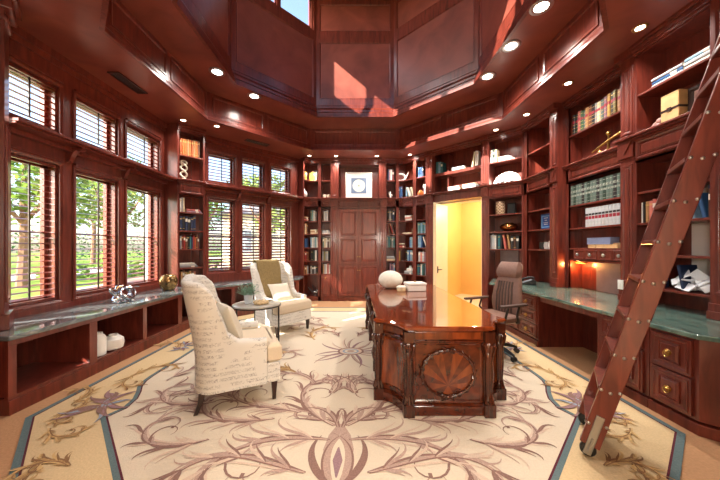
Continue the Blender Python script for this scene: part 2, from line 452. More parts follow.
# the long ledges with corbels across the window walls
def corbel(l, x, yin, z):
    l.slab([(yin, z), (yin - .2, z), (yin - .2, z - .03), (yin - .16, z - .045), (yin - .13, z - .03), (yin - .1, z - .055), (yin - .07, z - .1),
            (yin - .05, z - .16), (yin - .035, z - .17), (yin, z - .18)], 'x', x - .03, x + .03)
for nm, t, x0, x1, cx, lab in (('window_ledge', TW, .06, 2.525, (.78, 1.6), 'long moulded mahogany ledge across the window seat wall'),
                               ('window_ledge', TNW, .47, 2.78, (1.23, 1.93), 'moulded mahogany ledge across the windows behind the armchairs')):
    o = thing(nm, lab, 'ledge', tuple(t.w((x0 + x1) / 2, .25, 2.62)), t.a)
    l = MB(t); l.box(x0, x1, 0.0, .25, 2.635, 2.67); l.box(x0, x1, .03, .25, 2.615, 2.635); l.box(x0, x1, .17, .25, 2.56, 2.615)
    part(l, 'ledge_board', M_WOOD, o, bevel=.006)
    for x in cx:
        k = MB(t); corbel(k, x, .25, 2.614); part(k, 'corbel', M_WOOD, o, bevel=.004)

# the corner shaft at the far left and its moulded head
o = thing('corner_pilaster', 'tall mahogany pilaster standing at the near end of the window wall', 'pilaster', tuple(TSW.w(2.9, .1, 0)), TSW.a)
k = MB(TSW); k.box(2.72, 2.98, .0, .3, .8, 3.68); k.raised(2.75, 2.95, .9, 2.5, 0, .015, .03); part(k, 'shaft', M_WOOD, o, bevel=.006)
k = MB(TSW); k.box(2.69, 3.0, -.05, .3, 3.52, 3.6); k.box(2.68, 3.0, -.08, .3, 3.6, 3.679); k.box(2.7, 2.99, -.02, .3, 3.42, 3.46); part(k, 'capital', M_WOOD, o, bevel=.008)
k = MB(TSW); k.box(2.7, 3.0, -.03, .3, .661, .8); part(k, 'plinth', M_WOOD, o, bevel=.006)

# ---------------------------------------------------------------- hall behind the open door, foyer behind the camera
h = MB(TNE)
for q in ((-.05, 3.0, 2.2, 2.26, 0, 2.7), (.5, .56, .43, 2.2, 0, 2.7), (2.75, 2.81, .43, 2.2, 0, 2.7)): h.box(*q)
struct(h.build('wall_hall', M_YELLOW))
h = MB(TNE); h.box(.5, 2.81, .42, 2.26, 2.7, 2.76); struct(h.build('ceiling', M_HALL))
h = MB(TNE); h.box(.5, 2.81, .3, 2.26, -.06, .002); struct(h.build('floor', M_HALL))
h = MB()
for q in ((-2.8, -2.74, -4.5, .5, 0, 3.9), (2.74, 2.8, -4.5, .5, 0, 3.9), (-2.8, 2.8, -4.56, -4.5, 0, 3.9), (-2.8, 2.8, .49, .55, 3.76, 3.96), (-2.8, -1.65, .49, .55, 0, 3.76), (1.95, 2.8, .49, .55, 0, 3.76)): h.box(*q)
struct(h.build('wall_foyer', M_HALL))
h = MB(); h.box(-2.8, 2.8, -4.56, .5, 3.9, 3.96); struct(h.build('ceiling', M_HALL))
h = MB(); h.box(-2.8, 2.8, -4.56, -.3, -.06, -.001); struct(h.build('floor', M_HALL))
# ---------------------------------------------------------------- bookcases
MI = .4142
UZ = (2.67, 3.56)          # upper opening
class Unit:
    def __init__(s, name, label, cat, base, rz):
        s.o = thing(name, label, cat, base, rz); s.car = MB(); s.shelves = []; s.orn = MB(); s.ledge = MB(); s.crown = MB(); s.pil = []
    def shelf(s, t, poly, z, th=.025):
        b = MB(t); b.prism(poly, z - th, z)
        part(b, 'shelf', M_WOOD, s.o, bevel=.003)
    def finish(s):
        part(s.car, 'carcass', M_WOODD, s.o)
        if s.ledge.v: part(s.ledge, 'ledge', M_WOOD, s.o, bevel=.004)
        if s.crown.v: part(s.crown, 'crown_moulding', M_WOOD, s.o, bevel=.004)
        if s.orn.v: part(s.orn, 'frieze_panel', M_WOOD, s.o)
        for p in s.pil: part(p, 'pilaster', M_WOOD, s.o, bevel=.004)
def bay(u, t, x0, x1, sl=.0, sr=.0, ml=0, mr=0, y=0, d=.33, zb=.76, zl0=.76, zl1=2.38, lows=(2.06, 1.71, 1.36), ups=(3.13,), frieze=True, fz=None, sidel=True, sider=True, upper=True, niche=None, rail_b=None, shelf_th=.025):
    """one column of shelves; ml / mr: the front bends away (into a corner) at that end"""
    c = u.car; c.t = t
    yb = y + d
    bl, br = x0 - (MI * d if ml else 0), x1 + (MI * d if mr else 0)
    a, b = x0 + sl, x1 - sr
    c.box(bl, br, yb, yb + .02, zb, 3.68)                                   # back
    if sidel and not ml: c.box(x0 + max(sl - .02, 0), x0 + max(sl, .02), y + .001, yb, zb, 3.68)
    if sider and not mr: c.box(x1 - max(sr, .02), x1 - max(sr - .02, 0), y + .001, yb, zb, 3.68)
    if sl > .02: c.box(x0, x0 + sl, y, y + .03, zb, 3.6)
    if sr > .02: c.box(x1 - sr, x1, y, y + .03, zb, 3.6)
    pa, pb = (bl if ml else a), (br if mr else b)
    def poly(f=.012): return [(x0 - (MI * f if not ml else -MI * f * 0) if ml else a, y + f), (x1 if mr else b, y + f), (pb, yb), (pa, yb)]
    # rails: frieze between the lower opening and the ledge, and the top rail
    c.box(x0, x1, y, y + .03, zl1, 2.64); c.prism([(x0, y), (x1, y), (pb, yb), (pa, yb)], zl1, zl1 + .02)
    c.box(x0, x1, y, y + .03, UZ[1], 3.68); c.prism([(x0, y + .02), (x1, y + .02), (pb, yb), (pa, yb)], 3.6, 3.62)
    if zl0 > zb + .02: c.box(x0, x1, y, y + .03, zb, zl0)
    if frieze:
        u.orn.t = t; q0, q1 = (a, b) if not fz else fz
        u.orn.frame(q0 + .01, q1 - .01, zl1 + .035, 2.6, y + .001, .028, .016)
        u.orn.raised(q0 + .05, q1 - .05, zl1 + .075, 2.56, y + .001, .01, .02)
    for z in lows: u.shelf(t, poly(), z)
    if upper:
        for z in ups: u.shelf(t, poly(), z, shelf_th)
    def strip(mb, f, g, z0, z1):        # moulding strip with mitred ends
        mb.t = t
        mb.prism([(x0 + (MI * f if ml else 0), y - f), (x1 - (MI * f if mr else 0), y - f), (x1 + (MI * g if mr else 0), y + g), (x0 - (MI * g if ml else 0), y + g)], z0, z1)
    strip(u.ledge, .07, d - .005, 2.645, UZ[0]); strip(u.ledge, .05, .0, 2.62, 2.645); strip(u.ledge, .025, .0, 2.6, 2.62)
    strip(u.crown, .03, .0, 3.575, 3.6); strip(u.crown, .05, .0, 3.6, 3.64); strip(u.crown, .075, .0, 3.64, 3.678)
def pilaster(u, t, x0, x1, y=0, z0=.76, z1=3.6, proud=.02):
    p = MB(t)
    p.box(x0, x1, y - proud, y + .02, z0, z1)
    w = x1 - x0
    for a, b in ((z0 + .22, 2.36), (2.72, z1 - .1)):
        p.frame(x0 + w * .12, x1 - w * .12, a, b, y - proud, w * .2, .01)
        p.box(x0 + w * .36, x1 - w * .36, y - proud - .008, y - proud, a + .04, b - .04)
    p.box(x0 - .012, x1 + .012, y - proud - .025, y, z0, z0 + .07); p.box(x0 - .008, x1 + .008, y - proud - .014, y, z0 + .07, z0 + .14)
    # keystone block under the ledge
    p.box(x0 - .01, x1 + .01, y - proud - .03, y, 2.44, 2.645)
    p.slab([(x0, 2.62), (x1, 2.62), ((x0 + x1) / 2, 2.48)], 'y', y - proud - .045, y - proud - .03)
    p.box(x0 - .015, x1 + .015, y - proud - .08, y, 2.645, UZ[0] + .004)
    p.box(x0 - .015, x1 + .015, y - proud - .07, y, 3.6, 3.679)
    u.pil.append(p)

# narrow bookcase between the two window walls
U1 = Unit('bookcase', 'narrow tall bookcase between the two window walls with orange books on top', 'bookcase', tuple(TNW.w(.24, .1, 0)), TNW.a)
bay(U1, TNW, 0, .47, .03, .03, d=.29, zb=.661, zl0=.69, lows=(2.06, 1.71, 1.36, 1.01, .69), sidel=True)
c = U1.car; c.t = TW; c.box(2.53, 2.55, 0, .249, .661, 3.68)
U1.finish()
# corner bookcase left of the double cabinet
U2 = Unit('bookcase', 'corner bookcase with a small door standing between windows and double cabinet', 'bookcase', (-.9, 7.45, 0), 0)
NL = (2.08, 1.735, 1.385, 1.04, .70)
bay(U2, TNW, 2.78, 2.984, .02, 0, mr=1, d=.29, zb=0, zl0=.12, zl1=2.43, lows=NL + (.12,))
bay(U2, TN, -1.19, -.945, 0, .038, ml=1, d=.29, zb=0, zl0=.12, zl1=2.43, lows=NL + (.12,), sider=True)
bay(U2, TN, -.945, -.645, .038, .0, d=.29, zb=0, zl0=.68, zl1=2.43, lows=NL)
pilaster(U2, TN, -.645, -.49, z0=0)
c = U2.car; c.t = TN; c.box(-.66, -.49, .0, .31, 0, 3.68)
d = MB(TN); d.box(-.905, -.66, -.018, 0, .1, .64); d.raised(-.875, -.69, .14, .6, -.018, .012, .03)
dd = part(d, 'cabinet_door', M_WOOD, U2.o)
k = MB(TN); k.lathe([(.004, 0), (.006, -.012), (.016, -.02), (.016, -.03), (.006, -.036)], (-.79, -.018, .6), 12, axis='y')
kk = k.build('knob', M_BRASS, smooth=True); kk.parent = dd
U2.finish()
# double cabinet with the picture niche
U3 = Unit('double_cabinet', 'tall paneled double cabinet under the lit niche holding a square picture', 'cabinet', (.07, 7.5, 0), 0)
c = U3.car; c.t = TN
c.box(-.49, .635, .32, .34, 0, 3.68); c.box(-.49, .635, 0, .32, 2.40, 2.64); c.box(-.49, -.46, 0, .32, 0, 2.4); c.box(.605, .635, 0, .32, 0, 2.4)
c.box(-.46, .605, .0, .32, 0, .1); c.box(-.46, .605, .05, .32, .1, 2.4)
c.box(-.49, -.45, 0, .32, 2.64, 3.68); c.box(.595, .635, 0, .32, 2.64, 3.68); c.box(-.45, .595, 0, .32, 3.54, 3.68)
l = U3.ledge; l.t = TN; l.box(-.49, .635, -.07, .31, 2.645, UZ[0]); l.box(-.49, .635, -.05, 0, 2.62, 2.645); l.box(-.49, .635, -.025, 0, 2.6, 2.62)
l = U3.crown; l.t = TN; l.box(-.49, .635, -.03, 0, 3.575, 3.6); l.box(-.49, .635, -.05, 0, 3.6, 3.64); l.box(-.49, .635, -.075, 0, 3.64, 3.678)
l = U3.orn; l.t = TN
for a, b in ((-.45, .06), (.085, .595)): l.frame(a, b, 2.43, 2.59, -.001, .025, .014)
U3.finish()
for a, b, s in ((-.455, .068, 1), (.077, .60, -1)):
    for z0, z1, panels in ((.96, 2.37, ((1.0, 1.62), (1.68, 2.33))), (.12, .94, ((.17, .9),))):
        d = MB(); d.box(a, b, 7.338, 7.36, z0, z1)
        d.t = TN
        for p0, p1 in panels:
            d.frame(a + .045, b - .045, p0, p1, -.022, .03, .01); d.raised(a + .085, b - .085, p0 + .04, p1 - .04, -.020, .012, .03)
        do = part(d, 'door', M_WOOD, U3.o, bevel=.003)
        k = MB(TN); xk = b - .022 if s > 0 else a + .022
        k.lathe([(.004, 0), (.006, -.01), (.013, -.018), (.013, -.026), (.005, -.03)], (xk, -.022, 1.15 if z0 > .5 else .8), 12, axis='y')
        ko = k.build('knob', M_BRASS, smooth=True); ko.parent = do
for x in (-.44, .07, .585):
    r = MB(TN); r.lathe([(.03, 0), (.03, -.014), (.022, -.02), (.02, -.012), (.01, -.012), (.008, -.024), (.001, -.026)], (x, -.002, 2.515), 16, axis='y')
    part(r, 'rosette', M_WOOD, U3.o, smooth=True)
# corner bookcase right of the double cabinet
U4 = Unit('bookcase', 'corner bookcase full of blue books between double cabinet and open door', 'bookcase', (1.2, 7.4, 0), 0)
pilaster(U4, TN, .64, .775, z0=0)
c = U4.car; c.t = TN; c.box(.637, .79, 0, .31, 0, 3.68)
NB = NL + (.34,)
bay(U4, TN, .775, 1.075, 0, .038, d=.29, zb=0, zl0=.3, zl1=2.43, lows=NB)
bay(U4, TN, 1.075, 1.22, .038, 0, mr=1, d=.29, zb=0, zl0=.3, zl1=2.43, lows=NB, sidel=True)
bay(U4, TNE, 0, .347, 0, .045, ml=1, d=.29, zb=0, zl0=.3, zl1=2.43, lows=NB)
bay(U4, TNE, .347, .70, .045, .04, d=.29, zb=0, zl0=.3, zl1=2.43, lows=NB)
pilaster(U4, TNE, .70, .872, z0=0)
c = U4.car; c.t = TNE; c.box(.69, .872, 0, .31, 0, 2.64)
U4.finish()
# shelves bridging the door
U5 = Unit('over_door_shelf_unit', 'shelf unit bridging the open door to the yellow hall', 'bookcase', tuple(TNE.w(1.44, .1, 2.46)), TNE.a)
c = U5.car; c.t = TNE
c.box(.872, 2.004, .33, .35, 2.46, 3.68); c.box(.872, 2.004, 0, .33, 2.46, 2.6); c.box(.872, 2.004, 0, .03, 2.6, 2.645)
c.box(.872, 2.004, 0, .03, UZ[1], 3.68); c.box(.872, .9, .0, .33, 2.645, 3.68); c.box(1.98, 2.004, 0, .33, 2.645, 3.68); c.box(1.17, 1.2, .12, .33, 2.67, 3.56)
U5.shelf(TNE, [(.9, .015), (1.98, .015), (1.98, .33), (.9, .33)], 3.13, .07)
l = U5.ledge; l.t = TNE; l.box(.872, 2.004, -.07, .325, 2.645, UZ[0]); l.box(.872, 2.004, -.05, 0, 2.62, 2.645)
l = U5.crown; l.t = TNE; l.box(.872, 2.004, -.03, 0, 3.575, 3.6); l.box(.872, 2.004, -.05, 0, 3.6, 3.64); l.box(.872, 2.004, -.075, 0, 3.64, 3.678)
U5.finish()
# hutch beside the door, above the counter
U6 = Unit('hutch_bookcase', 'hutch beside the yellow doorway with a bronze bowl on its middle shelf', 'bookcase', tuple(TNE.w(2.4, .1, .76)), TNE.a)
pilaster(U6, TNE, 2.006, 2.125, z0=0)
c = U6.car; c.t = TNE; c.box(2.006, 2.13, .0, .35, 0, 3.68)
bay(U6, TNE, 2.125, 2.786, .02, .04, mr=0, d=.33, zb=.76, sider=False)
c.t = TNE; c.box(2.77, 2.786, 0, .33, .76, 3.68)
p = MB(TNE); p.box(2.26, 2.6, .318, .329, .76, 1.335); part(p, 'back_sheen_panel', M_GREYSHEEN, U6.o)
U6.finish()
# hutches of the long desk wall
U7 = Unit('hutch_bookcase', 'hutch over the telephone with a blue framed box on its shelf', 'bookcase', tuple(TE.w(.39, .1, .76)), TE.a)
bay(U7, TE, .003, .77, .09, .06, d=.33)
U7.finish()
U8 = Unit('hutch_bookcase', 'wide recessed hutch with rows of matching law books and four little drawers', 'bookcase', tuple(TE.w(1.43, .2, .76)), TE.a)
pilaster(U8, TE, .772, .89, y=.02); pilaster(U8, TE, 1.963, 2.137, y=.02)
c = U8.car; c.t = TE; c.box(.772, .892, .02, .35, .76, 3.68); c.box(1.96, 2.137, .02, .35, .76, 3.68)
bay(U8, TE, .892, 1.96, .05, .03, y=.14, d=.21, lows=(2.04, 1.69, 1.385, 1.21), zl1=2.39)
w0, w1 = 1.035, 1.925
c.box(.945, .95, .155, .35, 1.21, 1.37)
for i in range(4):
    a = w0 + (w1 - w0) / 4 * i; b = a + (w1 - w0) / 4 - .008
    d = MB(TE); d.box(a, b, .145, .33, 1.216, 1.358); d.frame(a + .012, b - .012, 1.225, 1.35, .145, .018, .008)
    do = part(d, 'small_drawer', M_WOOD, U8.o, bevel=.003)
    k = MB(TE); k.lathe([(.006, 0), (.007, -.012), (.02, -.018), (.024, -.03), (.012, -.042), (.002, -.044)], ((a + b) / 2, .143, 1.287), 14, axis='y')
    ko = k.build('knob', M_STEEL, smooth=True); ko.parent = do
p = MB(TE); p.box(1.22, 1.60, .338, .349, .76, 1.18); part(p, 'back_sheen_panel', M_GREYSHEEN, U8.o)
U8.finish()
U9 = Unit('hutch_bookcase', 'hutch behind the ladder with reddish books and a white crumpled sculpture', 'bookcase', tuple(TE.w(2.5, .1, .76)), TE.a)
bay(U9, TE, 2.14, 2.85, .012, .0, d=.33, lows=(2.02, 1.67, 1.315, .96), zl1=2.36)
pilaster(U9, TE, 2.85, 3.04)
c = U9.car; c.t = TE; c.box(2.84, 3.04, 0, .35, .76, 3.68)
p = MB(TE); p.box(2.42, 2.84, .32, .329, .99, 2.0); part(p, 'back_sheen_panel', plain('window_sheen_panel', (222, 216, 210), .4, var=.1, scale=3), U9.o)  # reflected window light put into the pale colour of this panel
U9.finish()

# ---------------------------------------------------------------- base cabinets and worktops on the desk wall
def ring_pull(mb, x, y, z):
    mb.lathe([(.026, 0), (.026, -.006), (.012, -.012), (.008, -.02), (.001, -.022)], (x, y, z), 14, axis='y')
    mb.tube([(x + .022 * sin(q), y - .018, z - .012 - .022 * cos(q)) for q in [2 * pi * i / 14 for i in range(14)]], .0035, 6, closed=True)
def drawer_front(o, t, a, b, z0, z1, y, name='drawer', pull=True):
    d = MB(t); d.box(a, b, y - .02, y, z0, z1)
    d.frame(a + .018, b - .018, z0 + .018, z1 - .018, y - .02, .02, .007)
    if b - a > .2 and z1 - z0 > .12: d.raised(a + .07, b - .07, z0 + .055, z1 - .055, y - .02, .014, .025)
    do = part(d, name, M_WOOD, o, bevel=.003)
    if pull:
        k = MB(t); ring_pull(k, (a + b) / 2, y - .034, (z0 + z1) / 2)
        ko = k.build('ring_pull', M_BRASS, smooth=True); ko.parent = do
TB = T((2.55, 4.9), -90)       # front plane of the base cabinets: local x = 4.9 - Y
def base(name, label, x0, x1, d=.9):
    o = thing(name, label, 'cabinet', tuple(TB.w((x0 + x1) / 2, d / 2, 0)), TB.a)
    c = MB(TB); c.box(x0, x1, 0, d, .1, .72); c.box(x0, x1, .015, d, 0, .1)
    c.box(x0, x1, -.015, .015, .0, .085)
    part(c, 'carcass', M_WOODD, o, bevel=.003)
    return o
o = base('drawer_cabinet', 'three drawer base cabinet behind the office chair under the green counter', .0, .93)
for z0, z1 in ((.51, .70), (.31, .50), (.11, .30)):
    drawer_front(o, TB, .5, .9, z0, z1, 0)
d = MB(TB); d.box(.04, .47, -.02, 0, .11, .70); d.frame(.06, .45, .13, .68, -.02, .03, .008); d.raised(.12, .39, .2, .61, -.02, .012, .03)
part(d, 'cabinet_door', M_WOOD, o, bevel=.003)
o = thing('kneehole_panel', 'dark open kneehole with a thin apron under the green counter', 'desk', tuple(TB.w(1.42, .5, 0)), TB.a)
c = MB(TB); c.box(.935, 1.895, .62, .64, 0, .72); part(c, 'modesty_panel', M_WOODD, o)
c = MB(TB); c.box(.935, 1.895, .02, .05, .64, .72); part(c, 'apron', M_WOOD, o)
o = base('drawer_cabinet', 'base cabinet with a door standing behind the foot of the ladder', 1.90, 2.43)
drawer_front(o, TB, 1.96, 2.39, .5, .7, 0, pull=False)
d = MB(TB); d.box(1.96, 2.39, -.02, 0, .11, .48); d.frame(1.98, 2.37, .13, .46, -.02, .03, .008); d.raised(2.04, 2.31, .19, .4, -.02, .012, .03)
part(d, 'cabinet_door', M_WOOD, o, bevel=.003)
o = thing('drawer_cabinet', 'base cabinet with two brass ring pull drawers right of the ladder', 'cabinet', tuple(TB.w(2.8, .45, 0)), TB.a)
c = MB(TB); pg = [(2.435, 0), (2.79, 0), (2.95, .16), (2.60, .5), (2.435, .66)]
c.prism(pg, .1, .72); c.prism([(2.435, -.015), (2.796, -.015), (2.965, .155), (2.60, .5), (2.435, .66)], 0, .085)
part(c, 'carcass', M_WOODD, o, bevel=.003)
for z0, z1 in ((.415, .69), (.12, .40)): drawer_front(o, TB, 2.46, 2.755, z0, z1, 0)
o = thing('corner_base_cabinet', 'angled corner base cabinet between the yellow doorway and the desk wall', 'cabinet', (2.75, 5.2, 0))
c = MB(); c.prism([(2.55, 4.902), (2.46, 5.09), (2.81, 5.74), (3.15, 5.42), (3.44, 5.05), (3.44, 4.902)], 0, .72)
part(c, 'carcass', M_WOODD, o, bevel=.003)
o = thing('countertop', 'long polished green marble worktop along the desk wall carrying the telephone', 'countertop', (2.9, 3.8, .72))
c = MB()
pg = [(2.68, 1.89), (2.485, 2.07), (2.485, 4.9), (2.385, 5.09), (2.785, 5.79), (3.2, 5.38), (3.52, 5.05), (3.52, 2.72)]
c.prism(pg, .722, .758)
part(c, 'slab', M_MARBLE, o, bevel=.008)

# ---------------------------------------------------------------- window seats
def seat(name, label, t, x0, x1, y0, y1, divs, poly, extra=None):
    """low open cabinet; y0 is its front"""
    o = thing(name, label, 'cabinet', tuple(t.w((x0 + x1) / 2, (y0 + y1) / 2, 0)), t.a)
    c = MB(t)
    c.box(x0, x1, y1 - .02, y1, 0, .615); c.box(x0, x1, y0 + .03, y1, .0, .14); c.box(x0, x1, y0 - .012, y0 + .03, 0, .12); c.box(x0, x1, y0, y0 + .03, .12, .15)
    c.box(x0, x1, y0 + .0, y0 + .03, .575, .618)
    part(c, 'carcass', M_WOODD, o)
    for a, b in divs:
        d = MB(t); d.box(a, b, y0 - .002, y0 + .03, .15, .576); d.box((a + b) / 2 - .012, (a + b) / 2 + .012, y0 + .03, y1 - .02, .14, .61)
        part(d, 'divider', M_WOOD, o, bevel=.002)
    return o
seat('low_window_cabinet', 'long low open cabinet under the window wall holding two white vases', TW, -.37, 2.44, -.42, .25, ((-.37, -.31), (.35, .44), (1.12, 1.19), (1.88, 1.98)), None)
seat('low_window_cabinet', 'low open cabinet under the windows behind the two armchairs', TNW, .27, 2.42, -.34, .25, ((.27, .34), (.85, .92), (1.6, 1.67), (2.33, 2.42)), None)
o = thing('countertop', 'grey marble sill slab on the long window seat under the silver sculpture', 'countertop', tuple(TW.w(1, -.1, .62)), TW.a)
c = MB(TW); c.prism([(-.38, -.44), (2.461, -.44), (2.633, .249), (-.02, .249), (-.38, -.08)], .62, .66); part(c, 'slab', M_SLATE, o, bevel=.008)
o = thing('countertop', 'grey marble sill slab under the windows behind the armchairs', 'countertop', tuple(TNW.w(1.4, -.1, .62)), TNW.a)
c = MB(TNW); c.prism([(.264, -.36), (2.42, -.36), (2.77, -.02), (2.77, .249), (-.102, .249)], .62, .66); part(c, 'slab', M_SLATE, o, bevel=.008)
# door leaf
o = thing('hall_door', 'cream painted door leaf standing open into the yellow hall', 'door', tuple(TNE.w(.91, .04, 0)), TNE.a)
d = MB(TNE); d.box(.886, .928, .03, .60, .012, 2.43)
d2 = part(d, 'door_leaf', M_CREAM, o, bevel=.003)
d = MB(TNE)
for z in (.86,):
    d.box(.929, .936, .08, .12, z - .08, z + .08); d.tube([(.93, .1, z), (.985, .1, z)], .009, 8); d.tube([(.985, .1, z), (.988, .13, z + .003), (.985, .21, z)], [.009, .011, .008], 8)
part(d, 'lever_handle', M_DARKMETAL, o, smooth=True)
j = MB(TNE); j.box(.873, .886, -.012, .42, 0, 2.459); j.box(1.99, 2.003, -.012, .42, 0, 2.459); j.box(.886, 1.99, .3, .42, 2.445, 2.459)
struct(j.build('trim_5', M_CREAM, bevel=.003))
# ---------------------------------------------------------------- books
PAL = {'black': (34, 32, 34), 'dark brown': (70, 42, 30), 'brown': (112, 70, 46), 'tan': (178, 132, 88), 'orange': (206, 112, 50), 'dark orange': (170, 82, 36),
       'red': (150, 38, 36), 'dark red': (104, 28, 28), 'pink': (214, 128, 116), 'rose': (196, 100, 92), 'cream': (226, 208, 172), 'white': (232, 228, 220), 'gray': (140, 140, 142),
       'light gray': (190, 194, 198), 'blue': (52, 92, 140), 'light blue': (128, 168, 194), 'dark blue': (30, 46, 78), 'teal': (48, 110, 118), 'pale teal': (120, 166, 168), 'green': (62, 96, 58),
       'dark green': (36, 58, 48), 'gold': (190, 148, 70), 'yellow': (216, 184, 72), 'olive': (128, 116, 62), 'mauve': (146, 110, 126), 'purple': (92, 62, 96), 'gray green': (92, 110, 102)}
def book_mat(c): return plain('book_cloth_' + c.replace(' ', '_'), PAL[c], .5, var=.18, scale=25)
M_GILT = plain('gilt_lettering', (214, 182, 110), .35, .6, var=.15)
M_REDB = plain('red_title_band', (160, 40, 58), .5)
M_BLKB = plain('black_title_band', (38, 36, 40), .5)
def book_mesh(th, h, d, cov, bands, bandmats):
    """upright book standing on z=0, spine towards -y, thickness along x from 0 to th"""
    b = MB(); c = .0025
    r = min(.007, th * .35)
    n = 4
    sp = [(th / 2 - (th / 2) * cos(pi * i / n), -r * sin(pi * i / n)) for i in range(n + 1)]
    outer = [(0, d)] + [(0, .004)] + sp[1:-1] + [(th, .004), (th, d)]
    inner = [(th - c, d), (th - c, .006)] + [(th / 2, .004)] + [(c, .006), (c, d)]
    b.prism(outer + inner, 0, h, 0)
    b.box(c, th - c, .006, d - .004, .003, h - .004, 1)
    for (z0, z1, mi) in bands:
        pr = [(-.0006, .006)] + [(th / 2 - (th / 2 + .0006) * cos(pi * i / n), -(r + .0008) * sin(pi * i / n)) for i in range(n + 1)][1:-1] + [(th + .0006, .006), (th - c, .008), (c, .008)]
        b.prism(pr, z0 * h, z1 * h, mi)
    return b, [book_mat(cov), M_PAGES] + bandmats
GILT = ([(.12, .14, 2), (.80, .83, 2), (.86, .88, 2)], [M_GILT])
ANT = ([(.1, .12, 2), (.28, .30, 2), (.46, .48, 2), (.55, .68, 3), (.86, .88, 2)], [M_GILT, M_REDB])
LAWD = ([(.08, .10, 2), (.25, .265, 2), (.42, .52, 2), (.62, .74, 2), (.88, .9, 2)], [plain('pale_title_label', (176, 184, 170), .5, scale=60, alt=(90, 96, 90))])
LAWL = ([(.40, .56, 2), (.60, .70, 3)], [M_REDB, M_BLKB])
NOB = ([], [])
LAB = ([(.62, .82, 2)], [plain('paper_label', (226, 220, 206), .6)])
used = set()
def fin(o, label, cat, group):
    base_l, n = label, 1
    if len(label.split()) > 16: print('LONG LABEL', label)
    if label in used: print('DUP LABEL', label)
    used.add(label)
    tag(o, label, cat, group)
def books(t, x, z, specs, where, group=None, y=.05, d=.17, style=None, jit=True):
    """a row of upright books from left to right; spec: (colour, thickness, height[, lean deg])"""
    group = group or 'books standing on ' + where
    for i, sp in enumerate(specs):
        if sp is None: x += .03; continue
        col, th, h = sp[:3]; lean = sp[3] if len(sp) > 3 else 0
        st = style or random.choice([GILT, NOB, LAB, GILT])
        b, mats = book_mesh(th - .001, h, min(d, h * .75), col, *st)
        o = b.build('book', mats)
        yy = y + (random.uniform(-.008, .008) if jit else 0)
        p = t.w(x, yy, z + .0006)
        if lean:
            a = R(lean)
            if lean < 0: p = t.w(x + h * sin(-a), yy, z + .0006)     # leans to its left, top to the left
            m = Matrix.Translation(p) @ Matrix.Rotation(t.a, 4, 'Z') @ Matrix.Rotation(a, 4, 'Y')
            if lean > 0: m = Matrix.Translation(t.w(x, yy, z + .0006 + th * sin(a))) @ Matrix.Rotation(t.a, 4, 'Z') @ Matrix.Rotation(a, 4, 'Y')
            o.matrix_world = m
            o.location, o.rotation_euler = m.to_translation(), m.to_euler()
            x += th / cos(a) + h * sin(abs(a))
        else:
            o.location = p; o.rotation_euler = (0, 0, t.a); x += th
        lw = ' leaning' if lean else ''
        n = len([q for q in specs if q])
        k = len([q for q in specs[:i + 1] if q])
        pos = 'only' if n == 1 else ordn[k - 1]
        fin(o, f"{col}{lw} book, {pos}{'' if n == 1 else ' from left'} on {where}", 'book', group)
    return x
def pile(t, x, z, specs, where, y=.05, group=None):
    """books lying flat, from the bottom up; spec: (colour, width, thickness, depth)"""
    z0 = z
    n = len(specs)
    nm = {1: ['single'], 2: ['bottom', 'top'], 3: ['bottom', 'middle', 'top']}.get(n, ['bottom'] + [ordn[i] for i in range(1, n - 1)] + ['top'])
    for i, (col, w, th, d) in enumerate(specs):
        b, mats = book_mesh(th, w, d, col, *random.choice([NOB, LAB]))
        o = b.build('book', mats)
        p = t.w(x + random.uniform(-.004, .004), y + random.uniform(-.006, .006), z0 + .0008)
        # lay it down: thickness up, height along x
        m = Matrix.Translation(p) @ Matrix.Rotation(t.a, 4, 'Z') @ Matrix(((0, 0, 1, 0), (0, 1, 0, 0), (1, 0, 0, 0), (0, 0, 0, 1)))
        o.data.transform(Matrix(((0, 0, 1, 0), (0, 1, 0, 0), (1, 0, 0, 0), (0, 0, 0, 1))))
        o.data.flip_normals()
        o.location = p; o.rotation_euler = (0, 0, t.a)
        z0 += th + .0008
        fin(o, f"{col} book lying flat, {nm[i]} of pile on {where}" if n > 1 else f"single {col} book lying flat on {where}", 'book', group or 'books lying on ' + where)
    return z0

def seq(cols, th=(.02, .035), h=(.2, .26)):
    return [(c, random.uniform(*th), random.uniform(*h)) for c in cols]
# narrow bookcase between the window walls
w = ' of the narrow bookcase'
books(TNW, .05, 3.13, seq(['dark orange', 'orange', 'orange', 'tan', 'orange', 'dark orange', 'tan', 'orange', 'brown'], (.036, .042), (.31, .33)), 'top shelf' + w, style=GILT)
books(TNW, .05, 2.06, seq(['white', 'gray', 'cream'], (.022, .03), (.24, .3)), 'second shelf' + w)
pile(TNW, .16, 2.06, [('mauve', .26, .035, .18), ('rose', .24, .03, .17)], 'second shelf' + w)
books(TNW, .04, 1.71, seq(['dark blue', 'black', 'dark blue', 'black', 'dark blue', 'dark blue'], (.04, .055), (.26, .3)), 'third shelf' + w)
books(TNW, .05, 1.36, seq(['gray', 'dark red', 'red', 'brown', 'black', 'teal', 'dark blue', 'red', 'dark orange', 'brown', 'dark red'], (.026, .04), (.22, .27)), 'fourth shelf' + w)
pile(TNW, .05, 1.01, [('gray', .3, .03, .19), ('light gray', .28, .03, .18), ('white', .25, .022, .17)], 'fifth shelf' + w)
books(TNW, .06, .69, seq(['tan', 'brown', 'tan', 'olive', 'tan', 'brown', 'rose'], (.03, .045), (.23, .27)), 'bottom shelf' + w)
